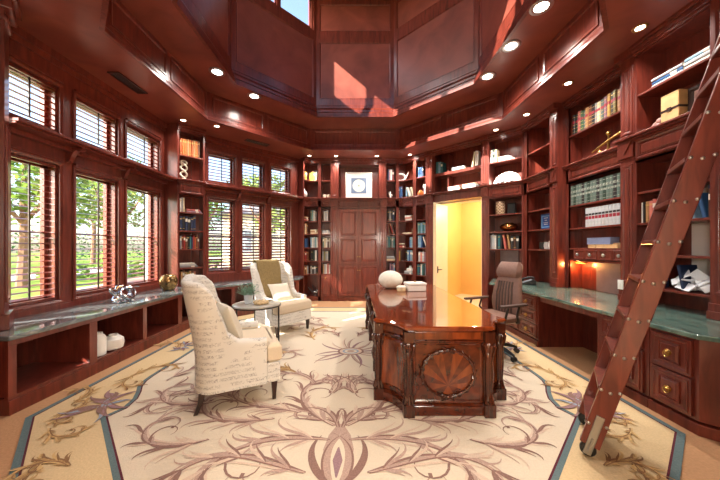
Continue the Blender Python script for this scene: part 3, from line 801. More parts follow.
# corner bookcase left of the double cabinet: window side, corner side, right column
w = ' of left corner bookcase'
books(TNW, 2.81, 3.13, seq(['olive', 'gold'], (.05, .06), (.2, .22)), 'top window side shelf' + w)
books(TN, -1.22, 3.13, seq(['yellow', 'yellow', 'tan', 'cream'], (.045, .055), (.2, .23)), 'top shelf' + w)
pile(TNW, 2.82, 2.08, [('rose', .15, .04, .17), ('brown', .14, .03, .16), ('tan', .14, .03, .16)], 'second window side shelf' + w)
books(TN, -1.19, 2.08, seq(['gray green', 'pale teal', 'white', 'gray'], (.035, .045), (.25, .29)), 'second shelf' + w)
books(TNW, 2.82, 1.735, seq(['brown', 'cream', 'tan', 'dark brown'], (.03, .04), (.24, .28)), 'third window side shelf' + w)
pile(TN, -1.19, 1.735, [('cream', .2, .045, .18), ('tan', .19, .035, .17), ('cream', .18, .035, .17)], 'third shelf' + w)
books(TNW, 2.82, 1.385, seq(['dark blue', 'blue', 'dark blue'], (.045, .05), (.22, .24)), 'fourth window side shelf' + w)
books(TN, -1.19, 1.385, seq(['light blue', 'white', 'light gray', 'pale teal', 'white'], (.035, .045), (.25, .28)), 'fourth shelf' + w)
books(TNW, 2.82, 1.04, seq(['dark red', 'red', 'dark red', 'brown'], (.035, .042), (.24, .27)), 'fifth window side shelf' + w)
books(TN, -1.18, 1.04, seq(['black', 'dark green', 'white', 'black'], (.045, .055), (.26, .28)), 'fifth shelf' + w)
books(TNW, 2.82, .70, seq(['tan', 'brown', 'tan', 'gray'], (.035, .042), (.2, .22)), 'sixth window side shelf' + w)
books(TN, -1.19, .70, seq(['gray', 'black', 'gray', 'black'], (.045, .055), (.19, .21)), 'sixth shelf' + w)
w = ' over the small cabinet door'
x0 = -.89
books(TN, x0 + .05, 2.08, seq(['white', 'light gray', 'white'], (.035, .045), (.24, .28)), 'top book shelf' + w)
pile(TN, x0, 1.735, [('white', .22, .04, .18), ('light gray', .2, .035, .17), ('gray', .19, .03, .17)], 'second shelf' + w)
books(TN, x0 + .02, 1.385, seq(['gray green', 'cream', 'white', 'dark brown', 'white'], (.035, .045), (.24, .29)), 'third shelf' + w)
books(TN, x0 + .01, 1.04, seq(['gray', 'olive', 'gray', 'light gray', 'black'], (.035, .045), (.24, .28)), 'fourth shelf' + w)
books(TN, x0 + .03, .70, seq(['tan', 'light gray', 'white', 'rose', 'white'], (.032, .04), (.22, .27)), 'fifth shelf' + w)
# right of the double cabinet
w = ' beside the double cabinet'
x0 = .80
books(TN, x0 + .02, 3.13, seq(['dark blue', 'mauve', 'white', 'dark red'], (.035, .05), (.26, .31)), 'highest right shelf' + w)
books(TN, x0 + .02, 2.08, seq(['black', 'gray', 'black', 'dark blue'], (.04, .05), (.26, .3)), 'second right shelf' + w)
books(TN, x0 + .01, 1.735, [('dark red', .03, .27), ('brown', .03, .25), ('red', .03, .28, -18), ('dark red', .026, .25, -20)], 'third right shelf' + w)
books(TN, x0, 1.385, seq(['gray', 'teal', 'dark green', 'gray', 'teal'], (.04, .045), (.25, .29)), 'fourth right shelf' + w)
pile(TN, x0, 1.04, [('cream', .22, .05, .2), ('gray', .23, .035, .19), ('light gray', .2, .03, .18)], 'fifth right shelf' + w)
books(TN, x0 + .08, .70, seq(['mauve', 'dark blue', 'mauve', 'light blue'], (.032, .04), (.25, .28)), 'sixth right shelf' + w)
w = ' by the doorway corner'
books(TN, 1.085, 2.67, seq(['dark blue', 'blue', 'blue'], (.04, .05), (.28, .32)), 'ledge' + w)
books(TNE, .05, 2.67, [('light blue', .03, .28), ('white', .03, .27, -16), ('cream', .03, .27, -16)], 'angled ledge' + w)
pile(TNE, .03, 2.08, [('white', .2, .05, .18), ('pink', .2, .035, .18), ('white', .19, .045, .17)], 'second shelf' + w)
pile(TN, 1.085, 1.385, [('rose', .2, .05, .18), ('dark red', .19, .03, .17), ('cream', .18, .03, .17)], 'fourth shelf' + w)
books(TNE, .16, 1.385, seq(['blue', 'light blue', 'gray'], (.03, .04), (.24, .28)), 'fourth angled shelf' + w)
books(TN, 1.08, 1.04, seq(['brown', 'gold', 'dark brown'], (.035, .042), (.25, .28)), 'fifth shelf' + w)
books(TNE, .05, 1.04, seq(['black', 'light blue', 'blue', 'light blue', 'gray'], (.04, .048), (.26, .3)), 'fifth angled shelf' + w)
pile(TNE, .0, .70, [('gray', .26, .045, .19), ('light gray', .23, .035, .18)], 'sixth shelf' + w)
w = ' of the column beside the open door'
books(TNE, .41, 3.13, seq(['blue', 'blue', 'dark blue'], (.05, .06), (.22, .26)), 'top shelf' + w)
books(TNE, .40, 1.735, seq(['pale teal', 'teal', 'light blue', 'teal', 'light blue'], (.045, .05), (.25, .29)), 'third shelf' + w)
books(TNE, .41, 1.385, [('light blue', .045, .3), ('light blue', .05, .31), ('blue', .04, .29), ('white', .035, .28, -20)], 'fourth shelf' + w)
books(TNE, .43, 1.04, seq(['light gray', 'pink', 'light gray', 'mauve'], (.05, .058), (.22, .25)), 'fifth shelf' + w)
books(TNE, .40, .70, seq(['teal', 'dark blue', 'white', 'teal', 'dark green', 'light blue'], (.038, .044), (.25, .29)), 'sixth shelf' + w)
# above the door
books(TNE, .915, 3.13, seq(['teal', 'light blue', 'teal'], (.05, .06), (.25, .3)), 'shelf above the open door')
pile(TNE, 1.32, 3.13, [('white', .3, .04, .2), ('light gray', .28, .03, .19)], 'shelf above the open door')
books(TNE, 1.76, 3.13, [('cream', .03, .32, 9), ('white', .035, .33), ('white', .035, .32)], 'far end of shelf above the open door')
pile(TNE, 1.22, 2.67, [('white', .28, .04, .2), ('light gray', .27, .035, .19), ('white', .26, .03, .18)], 'door ledge nearest the corner')
pile(TNE, 1.56, 2.67, [('light gray', .36, .045, .2), ('white', .34, .035, .19), ('cream', .3, .03, .18)], 'door ledge nearest the desk wall')
# hutch beside the door
w = ' of the bronze bowl hutch'
books(TNE, 2.16, 3.13, seq(['white', 'gray green', 'cream'], (.035, .045), (.25, .28)), 'top shelf' + w)
pile(TNE, 2.31, 3.13, [('white', .28, .035, .2), ('light gray', .24, .03, .19), ('white', .2, .025, .18)], 'top shelf' + w)
books(TNE, 2.15, 1.36, [('gray', .04, .28), ('light gray', .04, .3), ('white', .035, .28), ('black', .035, .3), ('teal', .045, .29), ('black', .04, .28), ('rose', .035, .29, -8), ('tan', .035, .28, -8), ('black', .05, .26), ('dark brown', .05, .25), ('black', .05, .25)], 'lowest shelf' + w)
# law book hutch
w = ' of the four drawer hutch'
x = books(TE, .99, 3.13, seq(['black', 'dark green', 'rose', 'green', 'gray green', 'tan', 'brown', 'black', 'gray', 'cream', 'gray green', 'mauve', 'gold', 'black', 'olive', 'tan', 'rose', 'brown'], (.046, .052), (.27, .32)), 'top shelf' + w, 'antique bound books on the top shelf', y=.17, d=.15, style=ANT)
books(TE, .955, 2.04, [(c, .052, .305) for c in ['gray green', 'dark green', 'gray green', 'gray green', 'black', 'gray green', 'dark green', 'gray green', 'gray green', 'black', 'gray green', 'dark green', 'gray green', 'gray green', 'black', 'gray green', 'dark green', 'gray green']], 'upper law book shelf' + w, 'dark law reports', y=.165, d=.16, style=LAWD, jit=False)
books(TE, 1.235, 1.69, [('light gray', .055, .27)] * 12, 'lower law book shelf' + w, 'pale law reports with red bands', y=.165, d=.16, style=LAWL, jit=False)
# ladder hutch
w = ' of the ladder hutch'
pile(TE, 2.28, 3.13, [('light gray', .3, .035, .2), ('blue', .29, .035, .2), ('light gray', .29, .03, .2)], 'top shelf' + w)
pile(TE, 2.59, 3.13, [('white', .25, .04, .2), ('light gray', .24, .04, .2), ('light blue', .24, .035, .19)], 'upper near shelf' + w)
books(TE, 2.17, 1.67, [('white', .02, .23), ('black', .022, .235), ('tan', .04, .235), ('pink', .04, .235), ('rose', .045, .25), ('pink', .03, .24), ('rose', .04, .245), ('pink', .035, .24), ('tan', .03, .24), ('rose', .035, .24)], 'middle shelf' + w)
books(TE, 2.60, 1.67, [('light blue', .035, .22, -12), ('blue', .035, .24, -12), ('dark blue', .04, .3, -10)], 'middle shelf seen past the ladder')
books(TE, 2.78, 1.67, [('dark brown', .045, .26)], 'middle shelf beside the hutch end' + w)
books(TE, 2.17, 1.315, seq(['blue', 'dark blue', 'light blue'], (.03, .04), (.18, .2)), 'fourth shelf' + w) if False else None
books(TE, 2.18, .96, seq(['blue', 'light gray', 'dark blue'], (.035, .045), (.26, .29)), 'lowest shelf' + w)
books(TE, 2.52, .96, [('dark blue', .03, .26, -10)], 'lowest shelf near the crumpled sculpture' + w)

# ---------------------------------------------------------------- objects on the shelves
def put(name, label, cat, t, x, y, z, group=None):
    o = thing(name, label, cat, tuple(t.w(x, y, z + .0008)), t.a, group); used.add(label); return o
def single(mb, name, mats, label, cat, t, x, y, z, smooth=True, **kw):
    o = mb.build(name, mats, smooth=smooth, **kw); o.location = t.w(x, y, z + .0008); o.rotation_euler = (0, 0, t.a)
    return tag(o, label, cat)
# twisted figure
b = MB()
for s in (0, pi):
    b.tube([(.055 * sin(2.2 * pi * i / 30 + s), .03 * cos(2.2 * pi * i / 30 + s), .05 + .28 * i / 30) for i in range(31)], .017, 8)
b.tube([(.05 * cos(q), 0, .34 + .04 * sin(q)) for q in [2 * pi * i / 16 for i in range(16)]], .016, 8, closed=True)
b.lathe([(.05, 0), (.055, .01), (.05, .03), (.025, .05), (.02, .06)])
single(b, 'sculpture', M_OFFWHITE, 'pale twisted knot sculpture on the ledge of the narrow bookcase', 'sculpture', TNW, .13, .12, 2.67)
# lidded jar
o = put('ginger_jar', 'small white lidded jar on the ledge of the left corner bookcase', 'jar', TNW, 2.88, .12, 2.67)
b = MB(); b.lathe([(.04, 0), (.05, .01), (.085, .07), (.09, .11), (.075, .15), (.045, .17), (.043, .185)]); b.build('body', M_WHITE, o, smooth=True)
b = MB(); b.lathe([(.05, .186), (.052, .195), (.03, .215), (.012, .225), (.018, .24), (.012, .255), (.001, .258)]); b.build('lid', M_WHITE, o, smooth=True)
# pair of dishes
for i, (x, l) in enumerate(((-.83, 'left'), (-.72, 'right'))):
    b = MB(); b.lathe([(.03, 0), (.035, .01), (.05, .05), (.05, .10), (.046, .10), (.044, .05), (.02, .02)])
    tag(single(b, 'cup', M_OFFWHITE, f'small patterned off white cup, {l} of two by the picture niche', 'cup', TN, x, .11, 2.67), f'small patterned off white cup, {l} of two by the picture niche', 'cup', 'cups by the picture niche')
# bird sculpture
b = MB()
b.ball((0, 0, .09), .09, .05, .05); b.tube([(.05, 0, .11), (.1, 0, .16), (.13, 0, .2)], [.035, .025, .02], 10); b.ball((.14, 0, .21), .03); b.tube([(.16, 0, .21), (.21, 0, .2)], [.012, .003], 6)
b.tube([(-.06, 0, .1), (-.13, 0, .16), (-.19, 0, .23)], [.04, .03, .008], 8, flat=.5); b.tube([(0, .03, .1), (-.04, .05, .2), (-.1, .06, .28)], [.03, .04, .006], 8, flat=.4)
b.tube([(0, 0, .05), (0, 0, 0)], .01, 6); b.lathe([(.06, 0), (.06, .012), (.01, .016)])
single(b, 'bird_sculpture', M_STEEL, 'pewter bird sculpture with raised wings in the bottom of the corner bookcase', 'sculpture', TN, -1.08, .14, .12, )
# framed picture: white mat, grey blue square, round medallion
o = put('framed_picture', 'square white framed picture of a pale round medallion leaning in the niche', 'picture', TN, .075, .16, 2.67)
b = MB(); W = .35
b.frame(-W, W, 0, 2 * W, 0, .03, .02); b.box(-W, W, 0, .02, 0, 2 * W); b.build('frame', M_WHITE, o)
b = MB(); b.box(-W + .03, W - .03, -.004, -.001, .03, 2 * W - .03); b.build('mat', plain('picture_mat', (232, 232, 228), .7, var=.03), o)
b = MB(); b.box(-.205, .205, -.007, -.0042, .145, .555); b.build('print_ground', plain('grey_blue_print', (104, 122, 150), .7, var=.15), o)
b = MB(); b.lathe([(.165, -.0072), (.165, -.009), (.15, -.010), (.148, -.0085), (.11, -.0085), (.105, -.010), (.07, -.010), (.065, -.0085), (.03, -.0085), (.025, -.011), (.001, -.011)], (0, 0, .35), 36, axis='y')
b.build('medallion', plain('pale_medallion', (214, 220, 206), .6, var=.2, scale=30), o)
b = MB(); b.lathe([(.022, -.0112), (.02, -.013), (.001, -.014)], (0, 0, .35), 16, axis='y'); b.build('medallion_centre', plain('sage_medallion', (126, 142, 126), .6), o)
for c in o.children: c.rotation_euler = (0, 0, 0)
# figurine
def figurine(name, label, t, x, y, z, s=1.0, mat=M_WHITE):
    b = MB()
    b.lathe([(.04 * s, 0), (.042 * s, .01 * s), (.03 * s, .05 * s), (.036 * s, .1 * s), (.02 * s, .15 * s), (.012 * s, .165 * s)]); b.ball((0, 0, .185 * s), .024 * s)
    b.tube([(.025 * s, 0, .13 * s), (.06 * s, 0, .11 * s), (.05 * s, -.03 * s, .08 * s)], .01 * s, 6); b.tube([(-.025 * s, 0, .13 * s), (-.05 * s, 0, .16 * s), (-.04 * s, 0, .2 * s)], .01 * s, 6)
    return single(b, name, mat, label, 'figurine', t, x, y, z)
figurine('figurine', 'small white figurine with raised arm on ledge right of the picture niche', TN, .90, .12, 2.67, .9)
figurine('figurine', 'taller white figurine beside the orange teapot on the ledge', TNE, .60, .12, 2.67, 1.4)
# white loop
b = MB()
b.tube([(.12 * sin(q) - .02, .02 * sin(2 * q), .105 + .09 * cos(q) + .0 * q) for q in [2 * pi * i / 40 for i in range(40)]], [.022 + .008 * sin(2 * pi * i / 40) for i in range(40)], 10, closed=True)
b.tube([(.08, 0, .06), (.13, .0, .12), (.17, .02, .2), (.19, .03, .26)], [.022, .02, .018, .01], 8)
single(b, 'loop_sculpture', M_WHITE, 'white open loop sculpture on top shelf near the open door', 'sculpture', TN, 1.2, .13, 3.13)
# slim carved post, open book, cake shaped box, small white bowl
b = MB(); b.lathe([(.035, 0), (.035, .015), (.015, .03), (.022, .07), (.014, .1), (.024, .14), (.014, .18), (.022, .23), (.012, .26), (.018, .28), (.001, .29)])
single(b, 'candlestick', M_OFFWHITE, 'slim turned off white candlestick on the corner shelf near the open door', 'candlestick', TN, 1.13, .12, 2.08)
b = MB()
for s in (-1, 1):
    b.slab([(0, .02), (s * .05, .045), (s * .11, .04), (s * .15, .02), (s * .15, .012), (0, .004)], 'y', -.1, .1)
o = single(b, 'open_book', M_PAGES, 'open book with white pages lying on the corner shelf near the open door', 'book', TNE, .08, .14, 1.735, smooth=False)
b = MB(); b.box(-.06, .06, -.05, .05, 0, .14); b.frame(-.06, .06, 0, .14, -.05, .015, .005)
single(b, 'box', plain('brown_box', (120, 82, 60), .5), 'small brown box on the angled shelf beside the open white book', 'box', TNE, .25, .15, 1.735, smooth=False)
b = MB(); b.lathe([(.09, 0), (.1, .01), (.1, .05), (.08, .07), (.04, .075), (.035, .11), (.03, .13), (.012, .14), (.001, .142)])
single(b, 'domed_box', M_WHITE, 'white domed box resting on the gray books of the corner shelf', 'box', TNE, .13, .14, .7825)
b = MB(); b.lathe([(.04, 0), (.07, .03), (.08, .09), (.074, .09), (.06, .03), (.01, .015)])
single(b, 'bowl', M_WHITE, 'small white bowl on the lowest shelf behind the desk ornaments', 'bowl', TN, 1.15, .12, .34)
# glossy white bowl and orange teapot
b = MB(); b.lathe([(.05, 0), (.08, .02), (.11, .07), (.105, .07), (.07, .025), (.01, .015)])
single(b, 'bowl', M_WHITE, 'glossy white bowl at the near end of blue books above the orange teapot', 'bowl', TNE, .62, .11, 3.13) if False else None
o = put('teapot', 'round orange teapot on the ledge in the column beside the open door', 'teapot', TNE, .45, .12, 2.67)
MO = plain('orange_glaze', (222, 124, 58), .3)
b = MB(); b.lathe([(.04, 0), (.07, .02), (.085, .07), (.07, .12), (.04, .14)]); b.build('body', MO, o, smooth=True)
b = MB(); b.tube([(.07, 0, .06), (.11, 0, .1), (.125, 0, .14)], [.018, .012, .01], 8); b.build('spout', MO, o, smooth=True)
b = MB(); b.tube([(-.06, 0, .12), (-.12, 0, .12), (-.12, 0, .06), (-.075, 0, .04)], .009, 8); b.build('handle', MO, o, smooth=True)
b = MB(); b.lathe([(.042, .1405), (.03, .155), (.01, .16), (.013, .175), (.001, .18)]); b.build('lid', MO, o, smooth=True)
# scalloped white shell plate with a row of dark figures in front
o = put('shell_plate', 'large white scalloped fan plate standing on the ledge of the bronze bowl hutch', 'plate', TNE, 2.42, .2, 2.67)
b = MB(); pts = []
n = 26
front, back = [], []
for i in range(n + 1):
    q = pi * i / n; r = .27 * (1 + .03 * cos(i * pi))
    front.append((-r * cos(q), .0 + .03 * sin(q) + .006 * cos(i * pi), .0 + r * .98 * sin(q)))
c0 = b.p(0, -.02, .0); fi = [b.p(*q) for q in front]; bi = [b.p(q[0], q[1] + .015, q[2]) for q in front]; c1 = b.p(0, .015, 0)
for i in range(n):
    b.face((c0, fi[i], fi[i + 1])); b.face((c1, bi[i + 1], bi[i])); b.face((fi[i], bi[i], bi[i + 1], fi[i + 1]))
b.face((c0, c1, bi[0], fi[0])); b.face((c0, fi[n], bi[n], c1))
b.build('plate', M_WHITE, o)
b = MB(); b.box(-.09, .09, -.02, .05, 0, .012); b.box(-.07, -.06, -.035, -.025, 0, .05); b.box(.06, .07, -.035, -.025, 0, .05); b.build('stand', M_BLACK, o)
for i in range(4):
    b = MB(); s = [.8, 1.1, .7, 1.0][i]
    b.ball((0, 0, .03 * s), .035 * s, .018, .022 * s); b.tube([(.02 * s, 0, .04 * s), (.035 * s, 0, .065 * s)], .011 * s, 6); b.ball((.04 * s, 0, .07 * s), .014 * s)
    for x in (-.02, .015): b.tube([(x * s, 0, .025 * s), (x * s, 0, 0)], .006 * s, 6)
    l = f'tiny dark animal figurine, {ordn[i]} from left before the white fan plate'
    tag(single(b, 'animal_figurine', M_BLACK, l, 'figurine', TNE, 2.3 + .085 * i, .06, 2.67), l, 'figurine', 'dark figurines before the fan plate')
# woven vase, dark box, bronze bowl
MW, nt, bb = new_mat('woven_vase'); 
tc = nt.nodes.new('ShaderNodeTexCoord'); ck = nt.nodes.new('ShaderNodeTexChecker'); ck.inputs['Scale'].default_value = 34
ck.inputs['Color1'].default_value = lin(206, 176, 142); ck.inputs['Color2'].default_value = lin(122, 92, 68)
nt.links.new(tc.outputs['Object'], ck.inputs['Vector']); nt.links.new(ck.outputs['Color'], bb.inputs['Base Color']); bb.inputs['Roughness'].default_value = .7
b = MB(); b.lathe([(.08, 0), (.085, .01), (.088, .13), (.085, .26), (.078, .27), (.075, .26), (.07, .04), (.01, .03)], seg=24)
single(b, 'vase', MW, 'woven patterned cylinder vase on the second shelf over the bronze bowl', 'vase', TNE, 2.32, .14, 2.05)
b = MB(); b.box(-.07, .07, -.05, .05, 0, .23); b.frame(-.07, .07, 0, .23, -.05, .02, .006)
single(b, 'box', M_BLACK, 'upright dark box beside the woven vase', 'box', TNE, 2.52, .2, 2.05, smooth=False)
b = MB(); b.lathe([(.05, 0), (.08, .01), (.15, .06), (.165, .10), (.14, .14), (.08, .165), (.075, .175), (.06, .175), (.07, .16), (.1, .14), (.02, .05)], seg=28)
single(b, 'bowl', M_BRONZE, 'round bronze bowl with narrow mouth on the middle hutch shelf', 'bowl', TNE, 2.47, .17, 1.71)
# blue framed box and mugs
o = put('framed_box', 'blue framed display box with pale marks on the hutch over the telephone', 'box', TE, .43, .17, 1.71)
b = MB(); b.box(-.14, .14, -.04, .04, 0, .27); b.build('case', plain('cobalt_blue', (36, 84, 160), .4), o, bevel=.006)
b = MB(); b.frame(-.115, .115, .03, .24, -.0405, .02, .006); b.build('inner_frame', plain('light_blue_paint', (110, 160, 210), .4), o)
b = MB()
for z, w_ in ((.08, .1), (.11, .12), (.15, .06), (.19, .11)):
    for k in range(4): b.box(-w_ / 2 + k * w_ / 4, -w_ / 2 + (k + .7) * w_ / 4, -.0425, -.0406, z, z + .012)
b.build('marks', M_WHITE, o)
def mug(label, x, mat, s=1):
    o = put('mug', label, 'mug', TE, x, .12, 1.36, 'mugs on the hutch over the telephone')
    b = MB(); b.lathe([(.036 * s, 0), (.042 * s, .005), (.043 * s, .125 * s), (.039 * s, .125 * s), (.037 * s, .02), (.001, .012)]); b.build('cup', mat, o, smooth=True)
    b = MB(); b.tube([(-.04 * s, 0, .1 * s), (-.075 * s, 0, .095 * s), (-.078 * s, 0, .045 * s), (-.04 * s, 0, .03 * s)], .007, 8); b.build('handle', mat, o, smooth=True)
mug('small black mug, leftmost on the hutch over the telephone', .34, M_BLACK)
mug('light gray mug between the black and white mugs', .47, plain('grey_glaze', (190, 186, 184), .3))
mug('white mug, rightmost on the hutch over the telephone', .60, M_WHITE, 1.15)
# brass instrument
o = put('brass_instrument', 'antique brass measuring instrument on the ledge under the antique bound books', 'instrument', TE, 1.52, .25, 2.67)
b = MB(); b.box(-.2, .2, -.05, .05, 0, .02); b.build('base', M_LEG, o, bevel=.004)
b = MB(); b.tube([(-.16, 0, .02), (-.16, 0, .12)], .012, 8); b.tube([(.0, 0, .02), (.0, 0, .16)], .016, 8); b.ball((0, 0, .28), .028); b.tube([(0, 0, .16), (0, 0, .27)], .01, 8); b.build('post', M_BRASS, o, smooth=True)
b = MB(); b.tube([(-.26, 0, .10), (-.16, 0, .135), (0, 0, .18), (.27, 0, .235)], [.014, .014, .018, .022], 10); b.build('telescope', M_BRASS, o, smooth=True)
b = MB(); b.tube([(-.22 + .03 * i, 0, .03 + .05 * abs(sin(i * .6))) for i in range(9)], .01, 8); b.build('arc', M_BRASS, o, smooth=True)
# pile on the little drawers
z = pile(TE, 1.36, 1.385, [('gray', .42, .003, .14)], 'top board over the four drawers', y=.18) if False else 1.385
for i, (x, w_) in enumerate(((1.33, .12), (1.46, .12), (1.62, .22))):
    b = MB(); b.box(-w_ / 2, w_ / 2, -.05, .05, 0, .05); b.frame(-w_ / 2, w_ / 2, 0, .05, -.05, .008, .003)
    l = f"small tan box, {ordn[i]} from left on top of the four little drawers"
    tag(single(b, 'box', plain('tan_box', (216, 178, 128), .6), l, 'box', TE, x, .23, 1.385, smooth=False, bevel=.003), l, 'box', 'tan boxes over the four little drawers')
b = MB(); b.box(-.19, .19, -.06, .06, 0, .095); b.frame(-.19, .19, 0, .095, -.06, .01, .003)
single(b, 'box', plain('blue_grey_box', (128, 138, 172), .5), 'long blue gray box resting on the small tan boxes', 'box', TE, 1.44, .24, 1.4365, smooth=False, bevel=.004)
b = MB(); b.box(-.10, .10, -.05, .05, 0, .07)
single(b, 'box', plain('dark_tan_box', (150, 116, 84), .5), 'dull tan box stacked right of the long blue gray box', 'box', TE, 1.755, .24, 1.385, smooth=False, bevel=.004)
# ladder hutch: strapped parchment box, dark frame, rock, black animal
o = put('parchment_box', 'large parchment covered box with a dark strap on the ledge by the ladder', 'box', TE, 2.435, .13, 2.67)
b = MB(); b.box(-.085, .085, -.06, .06, 0, .33); b.build('case', plain('parchment', (226, 188, 128), .6, var=.3, scale=6), o, bevel=.008)
b = MB(); b.box(-.088, .088, -.063, .063, .15, .172); b.box(-.02, .02, -.068, -.063, .142, .18); b.build('strap', M_LEG, o)
o = put('picture_frame', 'dark wooden frame with a small pale picture behind the ladder top', 'picture', TE, 2.63, .16, 2.67)
b = MB(); b.frame(-.09, .12, 0, .31, 0, .04, .02); b.box(-.09, .12, 0, .015, 0, .31); b.build('frame', M_LEG, o)
b = MB(); b.box(-.05, .08, -.004, -.001, .04, .27); b.build('picture', plain('pale_portrait', (206, 170, 158), .6, var=.4, scale=14), o)
b = MB(); b.ball((0, 0, .06), .07, .05, .06); b.ball((-.04, .0, .03), .05, .04, .03); b.ball((.03, -.02, .1), .04, .03, .035)
single(b, 'stone', plain('rose_quartz', (196, 150, 142), .5, var=.3), 'rough pink stone leaning by the strapped parchment box', 'stone', TE, 2.27, .14, 2.67)
b = MB(); b.ball((0, 0, .12), .09, .05, .055); b.tube([(.06, 0, .14), (.1, 0, .2), (.13, 0, .24)], [.035, .03, .028], 8); b.ball((.15, 0, .25), .035, .025, .025)
for x in (-.06, .05): 
    for y in (-.025, .025): b.tube([(x, y, .1), (x, y, 0)], .013, 6)
b.tube([(-.08, 0, .14), (-.13, 0, .09)], .01, 6)
single(b, 'animal_figurine', M_BLACK, 'black horse figurine on the ledge at the ladder top', 'figurine', TE, 2.76, .1, 2.67)
# crumpled white sculpture
random.seed(5)
b = MB()
for i in range(13):
    q = random.uniform(0, 6.28); rr = random.uniform(.02, .14)
    cx, cy, cz = rr * cos(q), rr * .55 * sin(q), random.uniform(.05, .15)
    ax = Vector((random.uniform(-1, 1), random.uniform(-1, 1), random.uniform(-.6, .6))).normalized(); bx = ax.orthogonal().normalized(); nx = ax.cross(bx)
    rings = []
    for k in range(5):
        u = -1 + k / 2
        ring = []
        for v, e in ((-1, 1), (1, 1), (1, -1), (-1, -1)):
            p_ = Vector((cx, cy, cz)) + ax * u * .085 + bx * v * .045 + nx * (e * .006 + .03 * sin(u * 2 + i))
            ring.append((p_.x, p_.y, max(p_.z, .001)))
        rings.append(ring)
    b.loft(rings)
single(b, 'crumpled_sculpture', plain('white_bisque', (232, 236, 242), .5, var=.06), 'white crumpled ribbon sculpture on the lowest hutch shelf by the ladder', 'sculpture', TE, 2.60, .13, .96, smooth=False, bevel=.004)
b = MB(); b.ball((0, 0, .06), .05, .05, .06); b.ball((.01, 0, .13), .03)
single(b, 'figurine', M_LEG, 'small dark figurine at the near end beside the crumpled sculpture', 'figurine', TE, 2.80, .12, .96)
b = MB(); b.box(-.035, .035, -.012, .0, -.055, .055); b.box(-.012, .012, -.018, -.012, -.025, .025)
o = single(b, 'wall_switch', M_WHITE, 'small white switch on the pilaster just above the green counter', 'switch', TE, 1.99, -.002, .95, smooth=False, bevel=.002)
o.location = TE.w(2.0, -.0245, .95) 
# ---------------------------------------------------------------- rug
def rugmat(n, rgb, var=.12): return plain('rug_' + n, rgb, .95, var=var, scale=90, bump=.25, spec=.1)
RM = [rugmat('field', (214, 200, 178), .06), rugmat('border', (216, 190, 148), .12), rugmat('teal', (104, 122, 124), .2), rugmat('wine', (96, 46, 56)),
      rugmat('scroll_dark', (148, 116, 106), .25), rugmat('scroll_mid', (188, 160, 146), .25), rugmat('scroll_pale', (212, 188, 168), .15),
      rugmat('tan', (188, 152, 104), .25), rugmat('brown', (150, 114, 82), .25), rugmat('blue_grey', (156, 168, 182), .25), rugmat('mauve', (160, 128, 132), .25), rugmat('buff', (214, 178, 124), .15)]
FIELD, BORD, TEAL, WINE, DARK, MID, PALE, TAN, BROWN, BLUEG, MAUVE, BUFF = range(12)
GX, GY = -.12, 4.05
outer = [(-2.57, -1.74), (-1.6, -2.72), (1.6, -2.72), (2.57, -1.94), (2.57, 1.6), (1.6, 2.5), (-1.6, 2.5), (-2.57, 1.6)]
def half_inner(x):      # near corner of the inner line with its curved shoulder
    return [(-2.09 * x, -1.0), (-2.08 * x, -1.1), (-2.04 * x, -1.22), (-1.97 * x, -1.33), (-1.91 * x, -1.45), (-1.885 * x, -1.6), (-1.93 * x, -1.70), (-1.96 * x, -1.72), (-1.2 * x, -2.46)]
inner = half_inner(1) + half_inner(-1)[::-1] + [(2.09, 1.35), (1.35, 2.1), (-1.35, 2.1), (-2.09, 1.35)]
rug = MB(); ZR = .009
def R3(q, z): return (GX + q[0], GY + q[1], z)
rug.prism([(GX + x, GY + y) for x, y in outer], .0005, ZR, BORD)
def poly_flat(pts, z, m): rug.face([rug.p(*R3(q, z)) for q in pts], m)
def band(pts, w, z, m, closed=True):
    n = len(pts); L_, R_ = [], []
    for i in range(n):
        a = Vector(pts[i - 1] if closed or i else pts[0]); b = Vector(pts[i]); c = Vector(pts[(i + 1) % n] if closed or i < n - 1 else pts[-1])
        d1 = (b - a).normalized() if (b - a).length > 0 else (c - b).normalized(); d2 = (c - b).normalized() if (c - b).length > 0 else d1
        t = (d1 + d2).normalized(); nn = Vector((-t.y, t.x)); k = 1 / max(.5, nn.dot(Vector((-d1.y, d1.x))))
        L_.append(b + nn * w[0] * k); R_.append(b + nn * w[1] * k)
    for i in range(n if closed else n - 1):
        j = (i + 1) % n
        rug.face([rug.p(*R3(q, z)) for q in (L_[i], R_[i], R_[j], L_[j])], m)
def ins(pts, d):
    c = Vector((0, -.1)); return [tuple(Vector(q) - (Vector(q) - c).normalized() * d) for q in pts]
poly_flat(inner, ZR + .0004, FIELD)
band(inner, (-.016, .018), ZR + .0008, TEAL); band(inner, (.018, .03), ZR + .0008, WINE)
band(outer, (.0, .042), ZR + .0008, TEAL); band(outer, (.042, .054), ZR + .0008, WINE)
ZL = [ZR + .0012]
def stroke(pts, wf, m, mirror=True, edge=None):
    n = len(pts)
    for sx in ((1, -1) if mirror else (1,)):
        z = ZL[0]; ZL[0] += .000004
        lo = None
        for i in range(n):
            a, b = Vector(pts[max(i - 1, 0)]), Vector(pts[min(i + 1, n - 1)])
            t = (b - a).normalized(); nn = Vector((-t.y, t.x)); w = wf(i / (n - 1))
            p = Vector(pts[i]); q = [p + nn * w, p - nn * w]
            if edge: q.append(p - nn * w * edge[1])
            q = [(v.x * sx, v.y) for v in q]
            ids = [rug.p(*R3(v, z)) for v in q[:2]] + ([rug.p(*R3(q[1], z + .0002)), rug.p(*R3(q[2], z + .0002))] if edge else [])
            if lo:
                f_ = [lo[0], lo[1], ids[1], ids[0]]
                rug.face(f_ if sx > 0 else f_[::-1], m)
                if edge:
                    f_ = [lo[2], lo[3], ids[3], ids[2]]; rug.face(f_, edge[0])
            lo = ids
